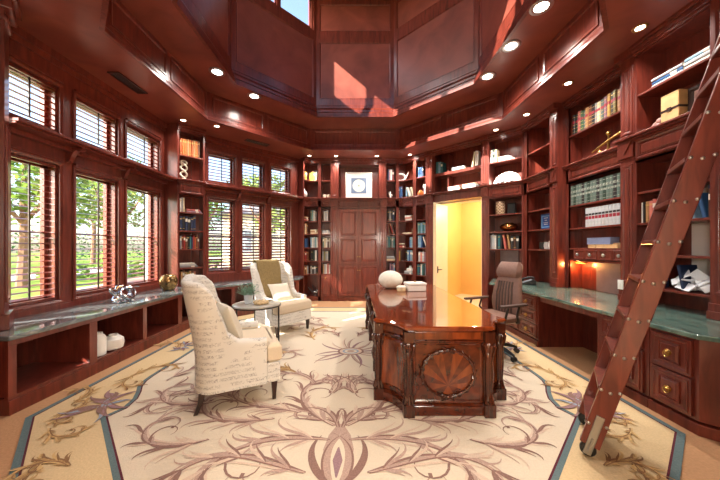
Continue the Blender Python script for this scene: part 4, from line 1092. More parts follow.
def clothoid(p, th, L, k0, k1, n=26, pw=2):
    pts = [p]; x, y = p; ds = L / n
    for i in range(n):
        th += (k0 + k1 * ((i + .5) / n) ** pw) * ds
        x += cos(th) * ds; y += sin(th) * ds; pts.append((x, y))
    return pts
def teardrop(w): return lambda t: w * (sin(pi * min(1, t * .94 + .05)) ** .8) * (1.15 - .7 * t) + .001
def taper(w): return lambda t: w * (.18 + .82 * sin(pi * min(1, .12 + .88 * t)) ** .8) * (1 - .25 * t)
def scroll(p, deg, L, hand, w=.035, c=(DARK, MID), leaves=5, k=(1.2, 13), mirror=True):
    """a brushed acanthus scroll: several tapering strands that spread along the stem, with curled leaves"""
    Lm = max(L, .3)
    main = clothoid(p, R(deg), L, hand * k[0] / Lm, hand * k[1] / Lm)
    n = len(main)
    stroke(main, taper(w * .5), c[1], mirror, edge=(c[0], .35))
    e = main[-1]; stroke([(e[0] - .012, e[1]), e, (e[0] + .012, e[1])], lambda t: w * .38, c[0], mirror)
    for j, (dk, lf, ww, cc) in enumerate(((1.35, .82, .26, c[0]), (.72, .9, .3, c[1]), (.45, .7, .24, PALE if c[0] == DARK else BUFF))):
        pts = clothoid((p[0] + .01 * (j - 1), p[1]), R(deg + hand * (-7 + 7 * j)), L * lf, hand * k[0] / Lm, hand * k[1] * dk / Lm)
        stroke(pts, taper(w * ww), cc, mirror)
    for j in range(leaves):
        i = int(n * (.08 + .74 * j / max(leaves, 1))); a = main[i]; b = main[min(i + 1, n - 1)]
        h = math.degrees(math.atan2(b[1] - a[1], b[0] - a[0]))
        ll = L * random.uniform(.2, .34) * (1 - .35 * j / leaves)
        for s, g in ((-hand, 1), (hand, .6)):
            if g < 1 and j % 2: continue
            for q, (dk, ww) in enumerate(((1, .34), (.55, .22))):
                stroke(clothoid(a, R(h + s * (34 + 12 * q)), ll * g * (1 - .25 * q), -s * 1.0 / ll, s * 6.5 * dk / ll, 12), teardrop(w * ww), random.choice([c[0], c[1], c[1], PALE if c[0] == DARK else BUFF]), mirror)
def frond(p, deg, L, w, m, mirror=True, curl=0): stroke(clothoid(p, R(deg), L, curl / L, curl * 2 / L, 14), teardrop(w), m, mirror, edge=(DARK, .5))
random.seed(11)
# central flower with radiating fronds (rug centre is 0,0)
cx, cy = .05, -.26
for i in range(18):
    a = 20 * i + random.uniform(-6, 6); L_ = random.uniform(.3, .52)
    frond((cx + .1 * cos(R(a)), cy + .08 * sin(R(a))), a, L_, .022, random.choice([MID, MAUVE, PALE]), False, random.choice([-.5, .5]))
for r, m in ((.16, DARK), (.135, PALE), (.10, BLUEG), (.075, FIELD), (.045, MID)):
    z = ZL[0]; ZL[0] += .0002
    rug.face([rug.p(*R3((cx + r * 1.1 * cos(2 * pi * i / 24), cy + r * .85 * sin(2 * pi * i / 24)), z)) for i in range(24)], m)
# lower palmette and main scrolls, mirrored about the axis
stroke([(0, -2.45), (0, -2.3), (0, -2.1), (0, -1.95), (0, -1.82)], lambda t: .02 + .085 * sin(pi * t), MID, False)
stroke([(0, -2.4), (0, -2.25), (0, -2.1), (0, -1.95)], lambda t: .01 + .045 * sin(pi * t), FIELD, False)
stroke([(0, -2.34), (0, -2.2), (0, -2.08)], lambda t: .005 + .028 * sin(pi * t), MAUVE, False)
frond((.02, -2.42), 62, .55, .035, MID, True, .9); frond((.03, -2.4), 40, .5, .03, DARK, True, .9)
scroll((.02, -1.86), 78, .75, -1, .04, leaves=4)
scroll((.05, -1.84), 35, 1.35, 1, .05, leaves=6, k=(1, 13))
scroll((.08, -2.0), 8, 1.5, -1, .045, leaves=6, k=(.8, 14))
scroll((.35, -1.66), 20, 1.25, 1, .045, leaves=6, k=(-.8, 15))
scroll((.55, -1.75), -12, 1.3, 1, .045, leaves=6, k=(.8, 14))
scroll((.2, -2.3), 15, 1.2, -1, .04, leaves=5, k=(-.5, 14))
scroll((.95, -2.0), -25, 1.0, 1, .04, leaves=5)
scroll((1.0, -1.45), 30, 1.2, -1, .045, leaves=6, k=(.8, 13))
scroll((1.15, -1.5), -20, 1.1, 1, .04, leaves=5)
scroll((.3, -1.15), 60, .9, -1, .035, leaves=4)
scroll((.12, -1.3), 95, .75, 1, .03, leaves=3)
scroll((.1, -1.35), 120, .6, -1, .03, leaves=3)
scroll((.55, -.9), 40, 1.1, -1, .035, leaves=5, c=(BROWN, TAN))
scroll((1.2, -.75), 95, 1.2, 1, .04, leaves=6)
scroll((1.85, -1.1), 100, 1.1, 1, .035, leaves=5)
scroll((1.9, .2), 110, 1.2, 1, .035, leaves=5)
scroll((.5, .2), 60, 1.2, 1, .035, leaves=5, c=(BROWN, TAN)); scroll((.35, .9), 40, 1.2, -1, .035, leaves=5); scroll((1.2, 1.2), 120, 1.2, 1, .035, leaves=5)
scroll((.7, -.3), -10, .9, 1, .03, leaves=4, c=(BROWN, MID)); scroll((.15, .35), 80, .8, -1, .03, leaves=4)
# border zone
for (x, y, deg, L_, hnd) in ((2.3, -1.0, 98, .75, 1), (2.28, -.95, -80, .6, -1), (2.34, -.2, 85, .7, -1), (2.28, .1, 95, .7, 1), (2.34, .7, 85, .7, -1), (2.3, 1.0, 100, .5, 1),
                             (2.3, -1.7, 120, .4, -1), (2.22, -1.88, -128, .5, -1), (1.98, -2.15, -140, .5, 1), (2.3, -1.62, -75, .4, -1), (2.4, -1.5, 95, .55, -1), (1.5, -2.5, -30, .6, 1), (1.7, -2.25, 30, .5, -1)):
    scroll((x, y), deg, L_, hnd, .026, c=(BROWN, TAN), leaves=5)
for i in range(16):         # grey and mauve flower spray
    a = -150 + 18 * i + random.uniform(-10, 10)
    frond((2.12 + random.uniform(-.05, .05), -1.55 + random.uniform(-.1, .1)), a, random.uniform(.14, .3), .026, random.choice([BLUEG, MAUVE, MAUVE, DARK]), True, random.choice([-.7, .7]))
for i in range(12):
    frond((2.3 + random.uniform(-.04, .04), -.1 + random.uniform(-.1, .1)), 30 * i, random.uniform(.1, .2), .02, random.choice([MAUVE, WINE, BLUEG]), True, .5)
o = rug.build('area_rug', RM, recalc=False)
tag(o, 'large cream octagonal area rug with mauve scrolls under the desk and armchairs', 'rug')

# ---------------------------------------------------------------- desk
DX, DY0, DY1 = .762, 2.33, 5.12
DYC = (DY0 + DY1) / 2
o = thing('executive_desk', 'large carved polished mahogany desk with oval sunburst end panel', 'desk', (DX, DYC, .0125))
def desk_outline(g):
    """plan of half the top around the near end, g outset; near edge, then the concave corner on each side"""
    h = (DY1 - DY0) / 2
    def corner(sx, sy):
        pts = []
        for i in range(7):
            q = i / 6
            x = .345 + (.58 - .345) * q; y = h - (.27) * q
            bow = .045 * sin(pi * q)
            pts.append((sx * (x - bow * .55 + g), sy * (y - bow + g)))
        return pts
    return corner(1, -1) + [(.55 + g, -h + .34), (.55 + g, h - .34)][:2] + corner(1, 1)[::-1] + corner(-1, 1) + [(-.55 - g, h - .34), (-.55 - g, -h + .34)] + corner(-1, -1)[::-1]
t_ = MB()
t_.prism(desk_outline(-.012), .692, .702); t_.prism(desk_outline(.008), .702, .714); t_.prism(desk_outline(.022), .714, .728)
t_.prism(desk_outline(.022), .728, .738, 0, desk_outline(.012))
t_.build('desk_top', M_DESKTOP, o, bevel=.003)
def ped_outline(s, g, L_=.88):
    h = (DY1 - DY0) / 2; pts = []
    full = desk_outline(g)
    sel = [q for q in full if q[1] * s > h - .30 - .3 * 0 - .001 or False]
    near = [q for q in full if s * q[1] >= h - .285 - abs(g)]
    near.sort(key=lambda q: math.atan2(q[0], s * q[1] - (h - .9)))
    return [(-.55 - g, s * (h - L_))] + near + [(.55 + g, s * (h - L_))]
for s, nm in ((-1, 'near'), (1, 'far')):
    p = MB()
    p.prism(ped_outline(s, -.03), .09, .60); p.prism(ped_outline(s, .0, .9), 0, .075); p.prism(ped_outline(s, -.005, .9), .075, .09, 0, ped_outline(s, -.025))
    p.prism(ped_outline(s, -.012), .60, .612); p.prism(ped_outline(s, -.025), .612, .69)
    p.build('pedestal', M_DESK, o, bevel=.003)
    h = (DY1 - DY0) / 2
    # flame veneer on the concave corners
    for sx in (-1, 1):
        f = MB(); pts = []
        for i in range(9):
            q = .13 + .76 * i / 8
            x = .345 + .235 * q; y = h - .27 * q; bow = .045 * sin(pi * q); g = -.027
            pts.append((sx * (x - bow * .55 + g), s * (y - bow + g)))
        nrm = (sx * .72, s * .69)
        f.loft([[(x, y, .13), (x, y, .57), (x + nrm[0] * .012, y + nrm[1] * .012, .55), (x + nrm[0] * .012, y + nrm[1] * .012, .15)] for x, y in pts])
        f.build('corner_panel', M_FLAME, o); f = MB()
        f.loft([[(x, y, .625), (x, y, .68), (x + nrm[0] * .01, y + nrm[1] * .01, .675), (x + nrm[0] * .01, y + nrm[1] * .01, .63)] for x, y in pts])
        f.build('corner_frieze_panel', M_FLAME, o)
    f = MB(); yy = s * (h - .03); e = s
    f.box(-.27, .27, min(yy, yy + e * .008), max(yy, yy + e * .008), .625, .68); f.build('frieze_panel', M_FLAME, o)
    # carved pilasters: near pair on the end, one at each far edge of the corners
    for px, py, ax in ((-.33, s * (h - .015), 0), (.33, s * (h - .015), 0), (-.555, s * (h - .285), 1), (.555, s * (h - .285), 1)):
        c = MB()
        c.prism([(px - .045, py - .045), (px + .045, py - .045), (px + .045, py + .045), (px - .045, py + .045)], 0, .10)
        c.lathe([(.044, .10), (.03, .115), (.04, .13), (.026, .15), (.03, .22), (.036, .34), (.034, .46), (.04, .50), (.032, .52), (.046, .55), (.05, .59), (.042, .605)], (px, py, 0), 12)
        c.prism([(px - .04, py - .04), (px + .04, py - .04), (px + .04, py + .04), (px - .04, py + .04)], .605, .692)
        for i in range(8):        # leaves of the capital, reeds and the paw foot
            a = 2 * pi * i / 8; r0 = .04
            c.tube([(px + .03 * cos(a), py + .03 * sin(a), .47), (px + .047 * cos(a), py + .047 * sin(a), .54), (px + .054 * cos(a), py + .054 * sin(a), .585), (px + .046 * cos(a), py + .046 * sin(a), .592)], [.005, .012, .011, .005], 6)
            c.tube([(px + .03 * cos(a), py + .03 * sin(a), .17), (px + .037 * cos(a), py + .037 * sin(a), .34), (px + .034 * cos(a), py + .034 * sin(a), .46)], [.004, .007, .005], 5)
            c.tube([(px + .03 * cos(a), py + .03 * sin(a), .17), (px + .036 * cos(a), py + .036 * sin(a), .13), (px + .046 * cos(a), py + .046 * sin(a), .105)], [.006, .011, .009], 6)
        c.build('carved_pilaster', M_CARVE, o, smooth=True)
    # end panel: sunburst veneer in a carved wreath
    e = MB(); yb = s * (h - .03); rx, rz, zc = .205, .178, .345
    n = 28
    mats = [M_FLAME, M_DESK, M_CARVE]
    c0 = e.p(0, yb + s * .011, zc - .1)
    rim = [e.p(rx * cos(2 * pi * i / n), yb + s * .008, zc + rz * sin(2 * pi * i / n)) for i in range(n)]
    bk = [e.p(rx * cos(2 * pi * i / n), yb - s * .004, zc + rz * sin(2 * pi * i / n)) for i in range(n)]
    for i in range(n):
        e.face((c0, rim[i], rim[(i + 1) % n]), (i // 2) % 2); e.face((rim[i], bk[i], bk[(i + 1) % n], rim[(i + 1) % n]), 1)
    e.build('sunburst_panel', mats, o, recalc=True)
    e = MB()
    ring = [((rx + .012) * cos(2 * pi * i / 40), yb + s * .014, zc + (rz + .012) * sin(2 * pi * i / 40)) for i in range(40)]
    e.tube(ring, [.011 + .004 * (i % 2) for i in range(40)], 8, closed=True)
    for i in range(40):
        x, y, z = ring[i]; a = 2 * pi * i / 40
        if i % 2 == 0:
            tx, tz = -sin(a), cos(a)
            for g in (-1, 1): e.tube([(x, y + s * .004, z), (x + (tx * .02 + cos(a) * .012 * g), y + s * .008, z + (tz * .02 + sin(a) * .012 * g)), (x + tx * .034 + cos(a) * .02 * g, y + s * .004, z + tz * .034 + sin(a) * .02 * g)], [.004, .008, .002], 5)
    for zz in (zc + rz + .015, zc - rz - .015):
        e.ball((0, yb + s * .018, zz), .022, .016, .018)
        for g in (-1, 1):
            for q in (25, -5, -35): e.tube([(0, yb + s * .016, zz), (g * .04 * cos(R(q)), yb + s * .02, zz + .04 * sin(R(q))), (g * .065 * cos(R(q)), yb + s * .012, zz + .062 * sin(R(q)))], [.008, .011, .002], 6)
    e.build('carved_wreath', M_CARVE, o, smooth=True)
    e = MB()
    tt = T((0, yb), 0 if s < 0 else 180); e.t = tt
    e.frame(-.285, .285, .10, .595, 0, .02, .008); e.build('end_panel_moulding', M_DESK, o)
# aprons and drawer fronts over the kneeholes
h = (DY1 - DY0) / 2
for sx in (-1, 1):
    a = MB(); x0, x1 = sorted((sx * .53, sx * .51)); a.box(x0, x1, -(h - .88), h - .88, .60, .69); a.build('apron', M_DESK, o, bevel=.003)
    for y0 in (-(h - .36), h - .36 - .46):
        d = MB()
        for z0, z1 in ((.12, .28), (.29, .45), (.46, .59)):
            d = MB(); xa, xb = sorted((sx * .52, sx * .532)); d.box(xa, xb, y0, y0 + .44, z0, z1); d.build('drawer_front', M_FLAME, o, bevel=.002)
    for y in (-(h - .88), h - .88):
        c = MB(); px, py = sx * .535, y
        c.prism([(px - .035, py - .04), (px + .035, py - .04), (px + .035, py + .04), (px - .035, py + .04)], 0, .09)
        c.tube([(px, py, .09), (px + sx * .02, py, .2), (px - sx * .01, py, .35), (px + sx * .01, py, .5), (px + sx * .035, py, .6), (px + sx * .02, py, .66)], [.03, .035, .03, .036, .045, .03], 10)
        c.build('carved_bracket', M_CARVE, o, smooth=True)

# ---------------------------------------------------------------- things on the desk
ZD = .7513
b = MB(); n, sg = 16, 44
rings = []
for i in range(n + 1):
    t = -pi / 2 + .32 + (pi - .5) * i / n
    rings.append([((.185 + .004 * (k % 2)) * cos(t) * cos(2 * pi * k / sg), (.185 + .004 * (k % 2)) * cos(t) * sin(2 * pi * k / sg), .135 + .142 * sin(t)) for k in range(sg)])
b.loft(rings)
o = b.build('urchin_vase', plain('white_urchin', (232, 226, 212), .7, var=.16, scale=60, bump=.6), smooth=True, loc=(.545, 4.48, ZD)); tag(o, 'large round white ribbed urchin vase at the far end of the desk', 'vase')
o = thing('lidded_box', 'white lidded box right of the round vase on the desk', 'box', (.88, 4.24, ZD), .12)
b = MB(); b.box(-.14, .14, -.10, .10, 0, .085); b.build('box_body', M_WHITE, o, bevel=.012)
b = MB(); b.box(-.148, .148, -.108, .108, .0855, .125); b.build('lid', M_WHITE, o, bevel=.014)
b = MB(); b.lathe([(.008, .125), (.016, .135), (.010, .146), (.001, .148)]); b.build('knob', M_BRASS, o, smooth=True)
o = thing('trinket_box', 'small round cream box between the white vase and lidded box', 'box', (.665, 4.17, ZD))
b = MB(); b.lathe([(.062, 0), (.068, .008), (.068, .045), (.064, .05)], seg=24); b.build('box_body', plain('cream_box', (226, 204, 160), .5), o, smooth=True)
b = MB(); b.lathe([(.071, .0505), (.071, .066), (.05, .08), (.001, .084)], seg=24); b.build('lid', M_OFFWHITE, o, smooth=True)

# ---------------------------------------------------------------- wing armchairs
def interp(tab, x):
    for (a, u), (b_, v) in zip(tab, tab[1:]):
        if x <= b_: q = (x - a) / (b_ - a); q = q * q * (3 - 2 * q); return u + (v - u) * q
    return tab[-1][1]
def armchair(loc, rz, label):
    """front is local +x"""
    o = thing('wing_armchair', label, 'armchair', loc, rz, 'cream wing armchairs')
    path = []
    F, Bk, W = .24, -.33, .355
    rc = .16
    for i in range(24): path.append((F - (F - Bk - rc) * i / 24, -W))
    for i in range(8): a = R(270 - 90 * i / 8); path.append((Bk + rc + rc * cos(a), -W + rc + rc * sin(a)))
    for i in range(11): path.append((Bk, -W + rc + (2 * W - 2 * rc) * i / 10 if True else 0))
    for i in range(1, 9): a = R(180 - 90 * i / 8); path.append((Bk + rc + rc * cos(a), W - rc + rc * sin(a)))
    for i in range(1, 25): path.append((Bk + rc + (F - Bk - rc) * i / 24, W))
    n = len(path)
    nr = []
    for i in range(n):
        a, c = path[max(i - 1, 0)], path[min(i + 1, n - 1)]
        d = Vector((c[0] - a[0], c[1] - a[1])).normalized(); nr.append((d.y, -d.x) if False else (-d.y, d.x))
    cx_, cy_ = 0, 0
    top = []
    for (x, y) in path:
        top.append(interp([(-.33, 1.11), (-.22, 1.10), (-.15, 1.03), (-.105, .82), (-.06, .65), (.02, .59), (.2, .575), (.41, .575)], x) + (.025 * (1 - (y / W) ** 2) if x < -.3 else 0))
    inner_n = [((-p[0] * 0), 0) for p in path]
    rings = []
    th = .085
    for i, (x, y) in enumerate(path):
        nx, ny = nr[i]
        if nx * (0 - x) + ny * (0 - y) < 0: nx, ny = -nx, -ny          # point inwards
        H = top[i]
        ring = []
        def lean(z, off_):
            k = max(0, z - .5); back = max(0, min(1, (.1 - x) / .4))
            fl = .045 * max(0, min(1, (z - .65) / .4)) * (abs(y) / W) * (1 if x < 0 else 0)
            return (x + nx * off_ - .17 * k * back - nx * fl * 0, y + ny * off_ + (fl if y > 0 else -fl), z)
        zs = [.17, .3, .45, .58]; zs = [z for z in zs if z < H - .06]
        while len(zs) < 4: zs.append(zs[-1] + .02)
        up = [zs[-1] + (H - .035 - zs[-1]) * q for q in (.33, .66, 1)]
        for z in zs + up: ring.append(lean(z, 0))
        for a in (30, 60, 90, 120, 150): ring.append(lean(H - .035 + .035 * sin(R(a)), th / 2 - th / 2 * cos(R(a))))
        for z in (zs + up)[::-1]: ring.append(lean(z, th))
        rings.append(ring)
    s = MB(); s.loft(rings); s.build('back_and_arms', M_SCRIPT, o, smooth=True, recalc=True)
    p = MB()
    edge = []
    for r in rings[0:1]: pass
    pts = [Vector(r[13]) + Vector((0, 0, .0)) for r in rings]
    p.tube([tuple(v) for v in pts], .007, 6); p.build('piping', M_LINEN, o, smooth=True)
    b = MB(); b.box(-.30, .405, -.345, .345, .17, .345) if False else b.prism([(-.30, -.28), (.239, -.28), (.239, -.35), (.36, -.35), (.36, .35), (.239, .35), (.239, .28), (-.30, .28)], .17, .345); b.build('seat_base', M_SCRIPT, o, bevel=.012)
    b = MB(); rr = []
    for zz, g in ((.347, .02), (.36, .0), (.42, -.006), (.485, 0), (.512, .03), (.52, .07)):
        e = max(g, 0)
        rr.append([(-.24 + e, -.265 + e, zz), (.245 + e, -.265 + e, zz), (.245 + e, -.345 + e, zz), (.375 - g, -.345 + e, zz), (.375 - g, .345 - e, zz), (.245 + e, .345 - e, zz), (.245 + e, .265 - e, zz), (-.24 + e, .265 - e, zz)])
    b.loft(rr); b.build('seat_cushion', M_LINEN, o, bevel=.012)
    for x, y, dx in ((.31, -.31, .0), (.31, .31, .0), (-.27, -.29, -.05), (-.27, .29, -.05)):
        l = MB(); l.loft([[(x + dx - .015, y - .015, 0), (x + dx + .015, y - .015, 0), (x + dx + .015, y + .015, 0), (x + dx - .015, y + .015, 0)],
                          [(x + dx * .3 - .02, y - .02, .09), (x + dx * .3 + .02, y - .02, .09), (x + dx * .3 + .02, y + .02, .09), (x + dx * .3 - .02, y + .02, .09)],
                          [(x - .026, y - .026, .172), (x + .026, y - .026, .172), (x + .026, y + .026, .172), (x - .026, y + .026, .172)]])
        l.build('leg', M_LEG, o, bevel=.003)
    return o
c1 = armchair((-1.165, 2.745, ZR + .003), R(26), 'cream script printed wing armchair nearest the camera, seen from its side')
c2 = armchair((-1.26, 4.78, ZR + .003), R(-38), 'cream wing armchair with an olive throw over its back')
def pillow(name, label, par, x, y, z, w, tilt, yaw=0):
    """a knife edge cushion leaning on the chair back"""
    b = MB(); n = 12; th = .13
    fr, bk = [], []
    for i in range(n + 1):
        a, c = [], []
        for j in range(n + 1):
            u, v = -1 + 2 * i / n, -1 + 2 * j / n
            e = (max(0, (1 - u ** 4)) * max(0, (1 - v ** 4))) ** .55 * th / 2
            pin = 1 - .06 * (1 - abs(u)) * v * v - .0
            pu, pv = u * w / 2 * (1 - .07 * (1 - v * v)), v * w / 2 * (1 - .07 * (1 - u * u))
            a.append(b.p(e, pu, pv)); c.append(b.p(-e, pu, pv))
        fr.append(a); bk.append(c)
    for i in range(n):
        for j in range(n):
            b.face((fr[i][j], fr[i + 1][j], fr[i + 1][j + 1], fr[i][j + 1])); b.face((bk[i][j + 1], bk[i + 1][j + 1], bk[i + 1][j], bk[i][j]))
    o = b.build(name, M_PILLOW, smooth=True)
    m = Matrix.Translation(par.location) @ Matrix.Rotation(par.rotation_euler[2], 4, 'Z') @ Matrix.Translation((x, y, z)) @ Matrix.Rotation(R(yaw), 4, 'Z') @ Matrix.Rotation(R(tilt), 4, 'Y')
    o.location, o.rotation_euler = m.to_translation(), m.to_euler()
    return tag(o, label, 'pillow')
pillow('throw_pillow', 'cream pillow tucked inside the armchair nearest the camera', c1, -.06, -.05, .69, .36, -20, 14)
pillow('throw_pillow', 'pale pillow lying in the armchair with the throw', c2, .06, -.05, .64, .36, -42, -12)
# throw over the far chair
b = MB(); n, k = 26, 14
def throw_line(q):
    """down the front of the back, over the top and down behind; local x, z of the far chair"""
    if q < .55: z = .52 + (1.135 - .52) * q / .55; return (-.245 - .17 * max(0, z - .5) + .018, z)
    if q < .7: a = (q - .55) / .15 * pi; return (-.245 - .17 * .63 - .045 + .058 * cos(a) + .005, 1.128 + .03 * sin(a))
    z = 1.13 - .45 * (q - .7) / .3; return (-.345 - .17 * max(0, z - .5), z)
G = []
for i in range(n + 1):
    x, z = throw_line(i / n); row = []
    for j in range(k + 1):
        v = -1 + 2 * j / k
        y = -.02 + v * (.225 + .03 * abs(i / n - .6)) + .01 * sin(i * .7)
        d = .006 * sin(j * 2.3 + i * .25)
        row.append((x + (d if i / n < .62 else -d), y, z + (abs(d) if .5 < i / n < .75 else 0)))
    G.append(row)
f_ = [[b.p(*q) for q in r] for r in G]
for i in range(n):
    for j in range(k): b.face((f_[i][j], f_[i + 1][j], f_[i + 1][j + 1], f_[i][j + 1]))
o = b.build('throw_blanket', M_THROW, smooth=True, loc=c2.location, rot=c2.rotation_euler)
s = o.modifiers.new('thick', 'SOLIDIFY'); s.thickness = .012; s.offset = 0
tag(o, 'olive knitted throw draped over the back of the far armchair', 'throw')

# ---------------------------------------------------------------- side table with plant and beads
tx, ty, tz = -1.40, 4.02, .59
o = thing('side_table', 'round side table with thin dark metal legs between the armchairs', 'table', (tx, ty, ZR + .003))
b = MB(); b.lathe([(.315, tz - .02), (.325, tz - .018), (.325, tz - .002), (.318, tz), (.001, tz)], seg=40); b.build('table_top', plain('smoked_top', (186, 180, 168), .12, .1, var=.2), o, smooth=True)
b = MB(); b.lathe([(.318, tz - .032), (.33, tz - .032), (.33, tz - .019), (.318, tz - .019)], seg=40); b.build('rim', M_DARKMETAL, o, smooth=True)
for a in (-5, 115, 235):
    l = MB(); l.tube([(.315 * cos(R(a)), .315 * sin(R(a)), 0), (.315 * cos(R(a)), .315 * sin(R(a)), tz - .03)], .011, 10); l.build('leg', M_DARKMETAL, o, smooth=True)
for i in range(1): pass
zt = ZR + .003 + tz + .001
o = thing('potted_plant', 'blue green leafy plant in a pale pot on the side table', 'plant', (-1.52, 4.02, zt))
b = MB(); b.lathe([(.04, 0), (.05, .005), (.062, .10), (.066, .125), (.058, .125), (.05, .10), (.001, .095)], seg=20); b.build('pot', M_POT, o, smooth=True)
b = MB(); random.seed(3)
for i in range(46):
    a, el, L_ = random.uniform(0, 6.28), random.uniform(15, 80), random.uniform(.1, .19)
    bx = Vector((cos(a) * cos(R(el)), sin(a) * cos(R(el)), sin(R(el)))); st = Vector((.02 * cos(a), .02 * sin(a), .1)); tip = st + bx * L_
    b.tube([tuple(st), tuple(st + bx * L_ * .6), tuple(tip)], .002, 4)
    for k in range(4):
        c = st + bx * L_ * (.45 + .18 * k); sd = bx.cross(Vector((0, 0, 1))).normalized() * (1 if k % 2 else -1); up = bx.cross(sd).normalized()
        e = c + sd * .032 + bx * .02; w_ = bx * .013
        b.face([b.p(*q) for q in (c, c + (e - c) * .5 + w_ + up * .004, e, c + (e - c) * .5 - w_ + up * .004)])
b.build('foliage', M_LEAFB, o, recalc=False)
b = MB(); random.seed(8)
for i in range(30):
    a = 2 * pi * i / 30; r = .085 + .012 * sin(3 * a)
    b.ball((r * cos(a), r * .8 * sin(a), .022 + .012 * (i % 3 == 0)), random.uniform(.016, .024), seg=10)
for i in range(8): b.ball((.04 * cos(i * .8), .04 * sin(i * .8), .03 + .012 * (i % 2)), .02, seg=10)
o = b.build('bead_garland', plain('wood_beads', (212, 184, 140), .5, var=.25), smooth=True, loc=(-1.33, 3.96, zt)); tag(o, 'coiled garland of pale wooden beads on the side table', 'garland')

# ---------------------------------------------------------------- office chair
o = thing('office_chair', 'brown leather high back office chair on five castors at the desk', 'chair', (1.80, 3.72, ZR + .003), R(201))
b = MB()
for i in range(5):
    a = 2 * pi * i / 5 + .3
    b.tube([(0, 0, .12), (.17 * cos(a), .17 * sin(a), .11), (.31 * cos(a), .31 * sin(a), .075)], [.03, .024, .016], 8)
b.lathe([(.04, .09), (.045, .1), (.045, .15), (.028, .17), (.028, .42), (.05, .43)]); b.build('base', M_BLACK, o, smooth=True)
for i in range(5):
    a = 2 * pi * i / 5 + .3; w = MB()
    for s in (-.016, .016):
        cx_, cy_ = .31 * cos(a) - s * sin(a), .31 * sin(a) + s * cos(a)
        w.tube([(cx_ - .009 * -sin(a), cy_ - .009 * cos(a), .03), (cx_ + .009 * -sin(a), cy_ + .009 * cos(a), .03)], .03, 12)
    w.tube([(.31 * cos(a), .31 * sin(a), .04), (.31 * cos(a), .31 * sin(a), .08)], .01, 6)
    w.build('castor', M_BLACK, o, smooth=True)
b = MB(); b.loft([[(-.22 + g, -.24 + g, z), (.25 - g, -.25 + g, z), (.25 - g, .25 - g, z), (-.22 + g, .24 - g, z)] for z, g in ((.43, .03), (.445, .005), (.50, 0), (.52, .03), (.525, .07))]); b.build('seat', M_LEATHER, o, bevel=.01)
def backline(z): return -.23 - .10 * max(0, (z - .55)) - .14 * max(0, z - .8) * .8 + .05 * sin((z - .5) * 5) * .3
b = MB(); rings = []
for i in range(17):
    z = .50 + .68 * i / 16; hw = interp([(.5, .21), (.65, .235), (.9, .2), (1.0, .165), (1.1, .17), (1.185, .14)], z); x = backline(z)
    rings.append([(x - .05 + .0, -hw * .92, z), (x, -hw, z), (x + .035, -hw * .95, z), (x + .05, -hw * .5, z), (x + .052, 0, z), (x + .05, hw * .5, z), (x + .035, hw * .95, z), (x, hw, z), (x - .05, hw * .92, z), (x - .055, 0, z)])
b.loft(rings); b.build('backrest', M_LEATHER, o, smooth=True, sub=1)
b = MB()
for k in range(6):
    y = -.11 + .044 * k
    b.tube([(backline(z) + .052, y * (1.05 if z < .8 else .95), z) for z in [.53 + .05 * i for i in range(9)]], .012, 6)
b.build('stitched_channels', M_LEATHERD, o, smooth=True)
b = MB(); rr = []
for i in range(9):
    z = .985 + .2 * i / 8; q = sin(pi * i / 8) ** .4 if 0 < i < 8 else .3; hw = interp([(.98, .16), (1.05, .175), (1.19, .15)], z); x = backline(z) + .04
    rr.append([(x - .02, -hw, z), (x + .045 * q, -hw * .9, z), (x + .055 * q, 0, z), (x + .045 * q, hw * .9, z), (x - .02, hw, z)])
b.loft(rr); b.build('headrest', M_LEATHER, o, smooth=True)
for s in (-1, 1):
    a = MB(); a.tube([(-.12, s * .27, .45), (-.06, s * .30, .56), (-.1, s * .30, .665)], [.016, .014, .014], 8); a.tube([(.1, s * .25, .45), (.12, s * .30, .56), (.08, s * .30, .665)], [.016, .014, .014], 8)
    a.tube([(-.12, s * .24, .44), (-.12, s * .275, .452)], .014, 8); a.tube([(.1, s * .22, .44), (.1, s * .255, .452)], .014, 8)
    ao = a.build('arm_support', M_DARKMETAL, o, smooth=True)
    a = MB(); a.loft([[(x, s * .30 - w_, .66), (x, s * .30 + w_, .66), (x, s * .30 + w_, .688), (x, s * .30 - w_, .688)] for x, w_ in ((-.22, .022), (-.18, .032), (.12, .034), (.19, .028), (.21, .014))])
    a.build('arm_pad', M_LEATHERD, o, bevel=.008)

# ---------------------------------------------------------------- telephone
o = thing('desk_telephone', 'black desk telephone on the green counter under the hutch', 'telephone', (2.98, 4.92, .7588), R(-115))
b = MB(); b.slab([(-.10, 0), (.11, 0), (.11, .07), (.06, .085), (-.10, .02)], 'x', -.12, .14); b.build('body', M_BLACK, o, bevel=.006)
b = MB(); b.slab([(-.085, .03), (.05, .085), (.05, .088), (-.085, .033)], 'x', -.02, .12); b.build('display_and_keys', plain('phone_keys', (168, 178, 186), .4, scale=120, alt=(60, 64, 70)), o)
b = MB(); b.tube([(-.075, -.09, .05), (-.075, -.06, .085), (-.075, .02, .11), (-.075, .08, .11), (-.075, .1, .09)], [.024, .018, .015, .018, .024], 10); b.build('handset', M_BLACK, o, smooth=True)

